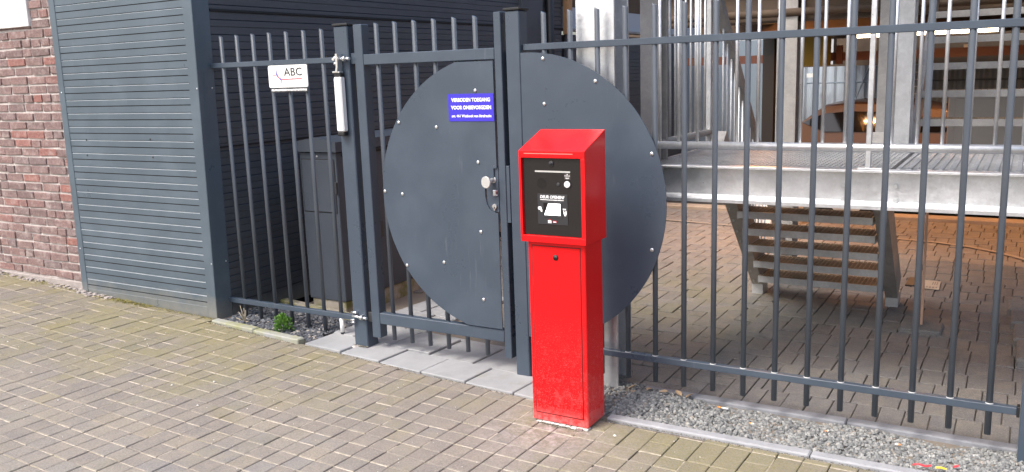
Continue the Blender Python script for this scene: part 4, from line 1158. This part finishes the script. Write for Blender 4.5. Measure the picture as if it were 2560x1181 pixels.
lamp('lit tube lamp under the deck right of the upper stair', .9, 1.9, 4.4, 1.86, 24)

# ------------------------------------------------------------------ plants, moss, litter
def leafy(b, c, r, n, s, seed):
    random.seed(seed)
    for _ in range(n):
        a, e = U(0, 6.28), U(.05, 1.5); q = U(.35, 1) ** .6
        p = Vector((math.cos(a) * math.cos(e) * r * q, math.sin(a) * math.cos(e) * r * q * .8, math.sin(e) * r * q * 1.7)) + Vector(c)
        d_ = (p - Vector(c) + Vector((U(-.02, .02), U(-.02, .02), U(0, .03)))).normalized(); sd_ = d_.cross(Vector((U(-1, 1), U(-1, 1), U(-1, 1)))).normalized()
        L = s * U(.6, 1.3); w_ = L * .33; nn = d_.cross(sd_) * L * .12
        o_ = len(b.v); b.rnd = max(.001, min(1, U(.1, .6) + q * .35))
        b.v += [tuple(p), tuple(p + d_ * L * .5 + sd_ * w_ + nn), tuple(p + d_ * L), tuple(p + d_ * L * .5 - sd_ * w_ + nn)]
        b.face((o_, o_ + 1, o_ + 2)); b.face((o_, o_ + 2, o_ + 3))
    return b
wd = thing('green_weed', 'bushy fresh green weed growing in the slate chips under the short fence', 'weed', (-3.925, -.01, .03))
leafy(MB(), (-3.925, -.01, .03), .062, 420, .020, 2).obj('foliage', LEAF, wd)
stm = MB()
for k in range(9): a = .7 * k; stm.tube([(-3.925, -.01, .01), (-3.925 + .055 * math.cos(a), -.01 + .045 * math.sin(a), .03 + .075 * (1 + .4 * math.sin(3 * k)))], .0015, 5)
for k in range(9):
    a = .7 * k; leafy(stm, (-3.925 + .05 * math.cos(a), -.01 + .04 * math.sin(a), .02 + .065 * (1 + .4 * math.sin(3 * k))), .014, 12, .012, 50 + k)
stm.obj('stem', LEAF, wd)
sw = MB()
for k, (dx, dz, ln) in enumerate(((.02, .10, 1), (-.03, .07, 1), (.045, .09, 1), (-.05, .03, 1), (.07, .02, 1), (.01, .12, 1))):
    sw.tube([(-4.30, .015, .035), (-4.30 + dx * .6, .01 - .01 * k * .3, .04 + dz * .6), (-4.30 + dx, .0 - .004 * k, .04 + dz)], [.004, .0035, .002], 6)
tag(sw.obj('dry_stalks', STRAW), 'dry straw stalks lying in the slate by the cladding corner', 'stalks')
mb = MB(); random.seed(14)
for _ in range(2600):
    if R() < .40: x = U(-5.75, -5.15); y = edge_y(x) - abs(random.gauss(0, .03)) - .002; hgt = U(.003, .012)
    elif R() < .45: x = U(-7.4, -5.9); y = .0 - abs(random.gauss(0, .04)); hgt = U(.003, .012)
    else: x = U(-5.2, -4.45); y = edge_y(x) - abs(random.gauss(0, .022)) - .002; hgt = U(.002, .008)
    z = gz(x); a = U(0, 6.28); L = hgt * U(1, 2); o_ = len(mb.v); mb.rnd = .001 + .99 * R()
    mb.v += [(x, y, z), (x + math.cos(a) * L * .35, y + math.sin(a) * L * .35, z), (x + math.cos(a + .8) * L, y + math.sin(a + .8) * L, z + hgt)]
    mb.face((o_, o_ + 1, o_ + 2))
o = mb.obj('moss', MOSS); o['kind'] = 'stuff'
rub = MB(); random.seed(31)
for _ in range(120):
    x = U(-7.3, -5.55); y = (0.0 if x < -5.98 else -.03) - abs(random.gauss(0, .035)); s_ = U(.006, .02); z = gz(x)
    rub.rnd = .01 + .9 * R(); rub.box(x - s_, x + s_, y - s_ * U(.5, 1), y + s_ * U(.5, 1), z - .005, z + s_ * U(.3, .8), c=.002)
o = rub.obj('rubble', RENDER_GREY); o['kind'] = 'stuff'
soil = MB(); random.seed(41)
def crumbs(n, xa, ya, xb, yb, spread, zz=None, big=1.0):
    for _ in range(n):
        t_ = R(); x = xa + (xb - xa) * t_ + random.gauss(0, spread) * .3; y = ya + (yb - ya) * t_ - abs(random.gauss(0, spread))
        s_ = U(.0012, .0042) * big; z = (gz(x) if zz is None else zz) - .0006; soil.rnd = .001 + .99 * R()
        vs = [(x - s_, y - s_ * U(.5, 1), z), (x + s_ * U(.6, 1), y, z), (x, y + s_, z), (x + U(-1, 1) * s_ * .3, y, z + s_ * U(.5, .9))]
        soil.convex(vs, [(0, 1, 2), (0, 1, 3), (1, 2, 3), (2, 0, 3)])
crumbs(520, -1.84, -.517, -1.545, -.517, .012); crumbs(160, -1.546, -.36, -1.546, -.515, .006)
crumbs(500, -3.63, -.155, -1.98, -.292, .010); crumbs(420, -4.48, -.10, -3.65, -.175, .012)
crumbs(500, -1.53, -.362, -.3, -.357, .010); crumbs(120, -3.32, -.042, -3.205, -.042, .010, .034, 1.4); crumbs(90, -2.2, -.042, -2.11, -.042, .008, .008)
crumbs(380, -5.95, -.03, -4.5, -.03, .014)
o = soil.obj('soil_crumbs', stone_mat('soil', [(0, (.05, .042, .03)), (.5, (.11, .095, .065)), (.85, (.20, .18, .12)), (1, (.42, .38, .32))])); o['kind'] = 'stuff'
# leaves by the broad column
random.seed(6)
LSP = [(-1.565, .028, .5, 'curled tan dry leaf nearest the broad column, lying on the gravel'), (-1.535, -.035, 2.0, 'pale dry leaf folded upright on gravel before the column'), (-1.475, .03, 1.2, 'reddish dry leaf on the gravel just right of the column'),
       (-1.40, .03, .1, 'light tan dry leaf in the middle of the gravel leaf row'), (-1.325, .035, 2.6, 'brownish dry leaf on gravel against the inner kerb'), (-1.27, .035, .9, 'rightmost pale dry leaf on the gravel by the inner kerb')]
for k, (x, y, a, lab) in enumerate(LSP):
    b = MB(); L, W = U(.018, .027), U(.010, .014); z = .022 + U(0, .006)
    M3 = Matrix.Rotation(a, 3, 'Z') @ Matrix.Rotation(U(-.5, .5), 3, 'X') @ Matrix.Rotation(U(-.4, .4), 3, 'Y')
    prof = [(-1, 0), (-.5, .8), (.1, 1), (.6, .6), (1, 0), (.6, -.6), (.1, -1), (-.5, -.8)]
    for lay in (0, -.0012):
        for (u, v) in prof: q = M3 @ Vector((u * L, v * W, .45 * abs(v) * W + lay)); b.v.append((x + q.x, y + q.y, z + q.z))
    for lay in (0, -.0012): q = M3 @ Vector((0, 0, lay)); b.v.append((x + q.x, y + q.y, z + q.z))
    for i in range(8): j = (i + 1) % 8; b.face((i, j, 16)); b.face((8 + j, 8 + i, 17)); b.face((i, i + 8, j + 8, j))
    tag(b.obj('dry_leaf', DRYLEAF), lab, 'leaf', 'dry leaves on the gravel by the column')
def butt(x, y, a, L, lab, z=.012):
    t_ = thing('cigarette_butt', lab, 'cigarette butt', (x, y, z), 'cigarette butts on the gravel')
    c_, s_ = math.cos(a), math.sin(a)
    MB().tube([(x, y, z), (x + c_ * L * .4, y + s_ * L * .4, z)], .0042, 8).obj('filter', ORANGE, t_)
    MB().tube([(x + c_ * L * .4, y + s_ * L * .4, z), (x + c_ * L, y + s_ * L, z + .001)], .004, 8).obj('paper', PAPER, t_)
butt(-1.117, -.01, -.15, .055, 'long orange tipped cigarette butt beside the inner kerb', .010)
butt(-.93, -.14, -.1, .022, 'short cigarette butt in the middle of the gravel', .012)
butt(-.31, -.095, 3.3, .022, 'orange cigarette butt lying under the sixth bar gap', .012)
butt(-.615, -.085, .6, .018, 'small bent orange cigarette butt on darker gravel', .012)
tag(MB().box(-2.652, -2.625, .292, .306, .008, .016, c=.003, tf=lambda x, y, z: (x, y - (x + 2.64) * .25, z)).obj('orange_scrap', ORANGE), 'small orange scrap lying on the flags beneath the gate bars', 'scrap')
def wrapper(pts, m, lab, cat='wrapper'):
    b = MB(); n = len(pts)
    for (x, y, z) in pts: e_ = U(.0018, .0045); b.v += [(x, y - e_, z), (x, y + e_, z + .004), (x, y + e_, z + .0025), (x, y - e_, z - .0015)]
    for i in range(n - 1):
        for k in range(4): a = 4 * i + k; c_ = 4 * i + (k + 1) % 4; b.face((a, c_, c_ + 4, a + 4))
    b.face((3, 2, 1, 0)); b.face((4 * n - 4, 4 * n - 3, 4 * n - 2, 4 * n - 1))
    tag(b.obj('wrapper', m), lab, cat, 'torn wrappers on the gravel')
wrapper([(-.245, -.268, .010), (-.225, -.262, .014), (-.20, -.262, .010), (-.178, -.250, .012)], WRAP_R, 'long torn red wrapper strip on the pale gravel')
wrapper([(-.165, -.262, .012), (-.145, -.262, .016), (-.125, -.258, .011)], WRAP_Y, 'yellow torn wrapper strip between two red ones')
wrapper([(-.105, -.225, .012), (-.085, -.212, .014)], WRAP_R, 'short red wrapper scrap nearest the end post')
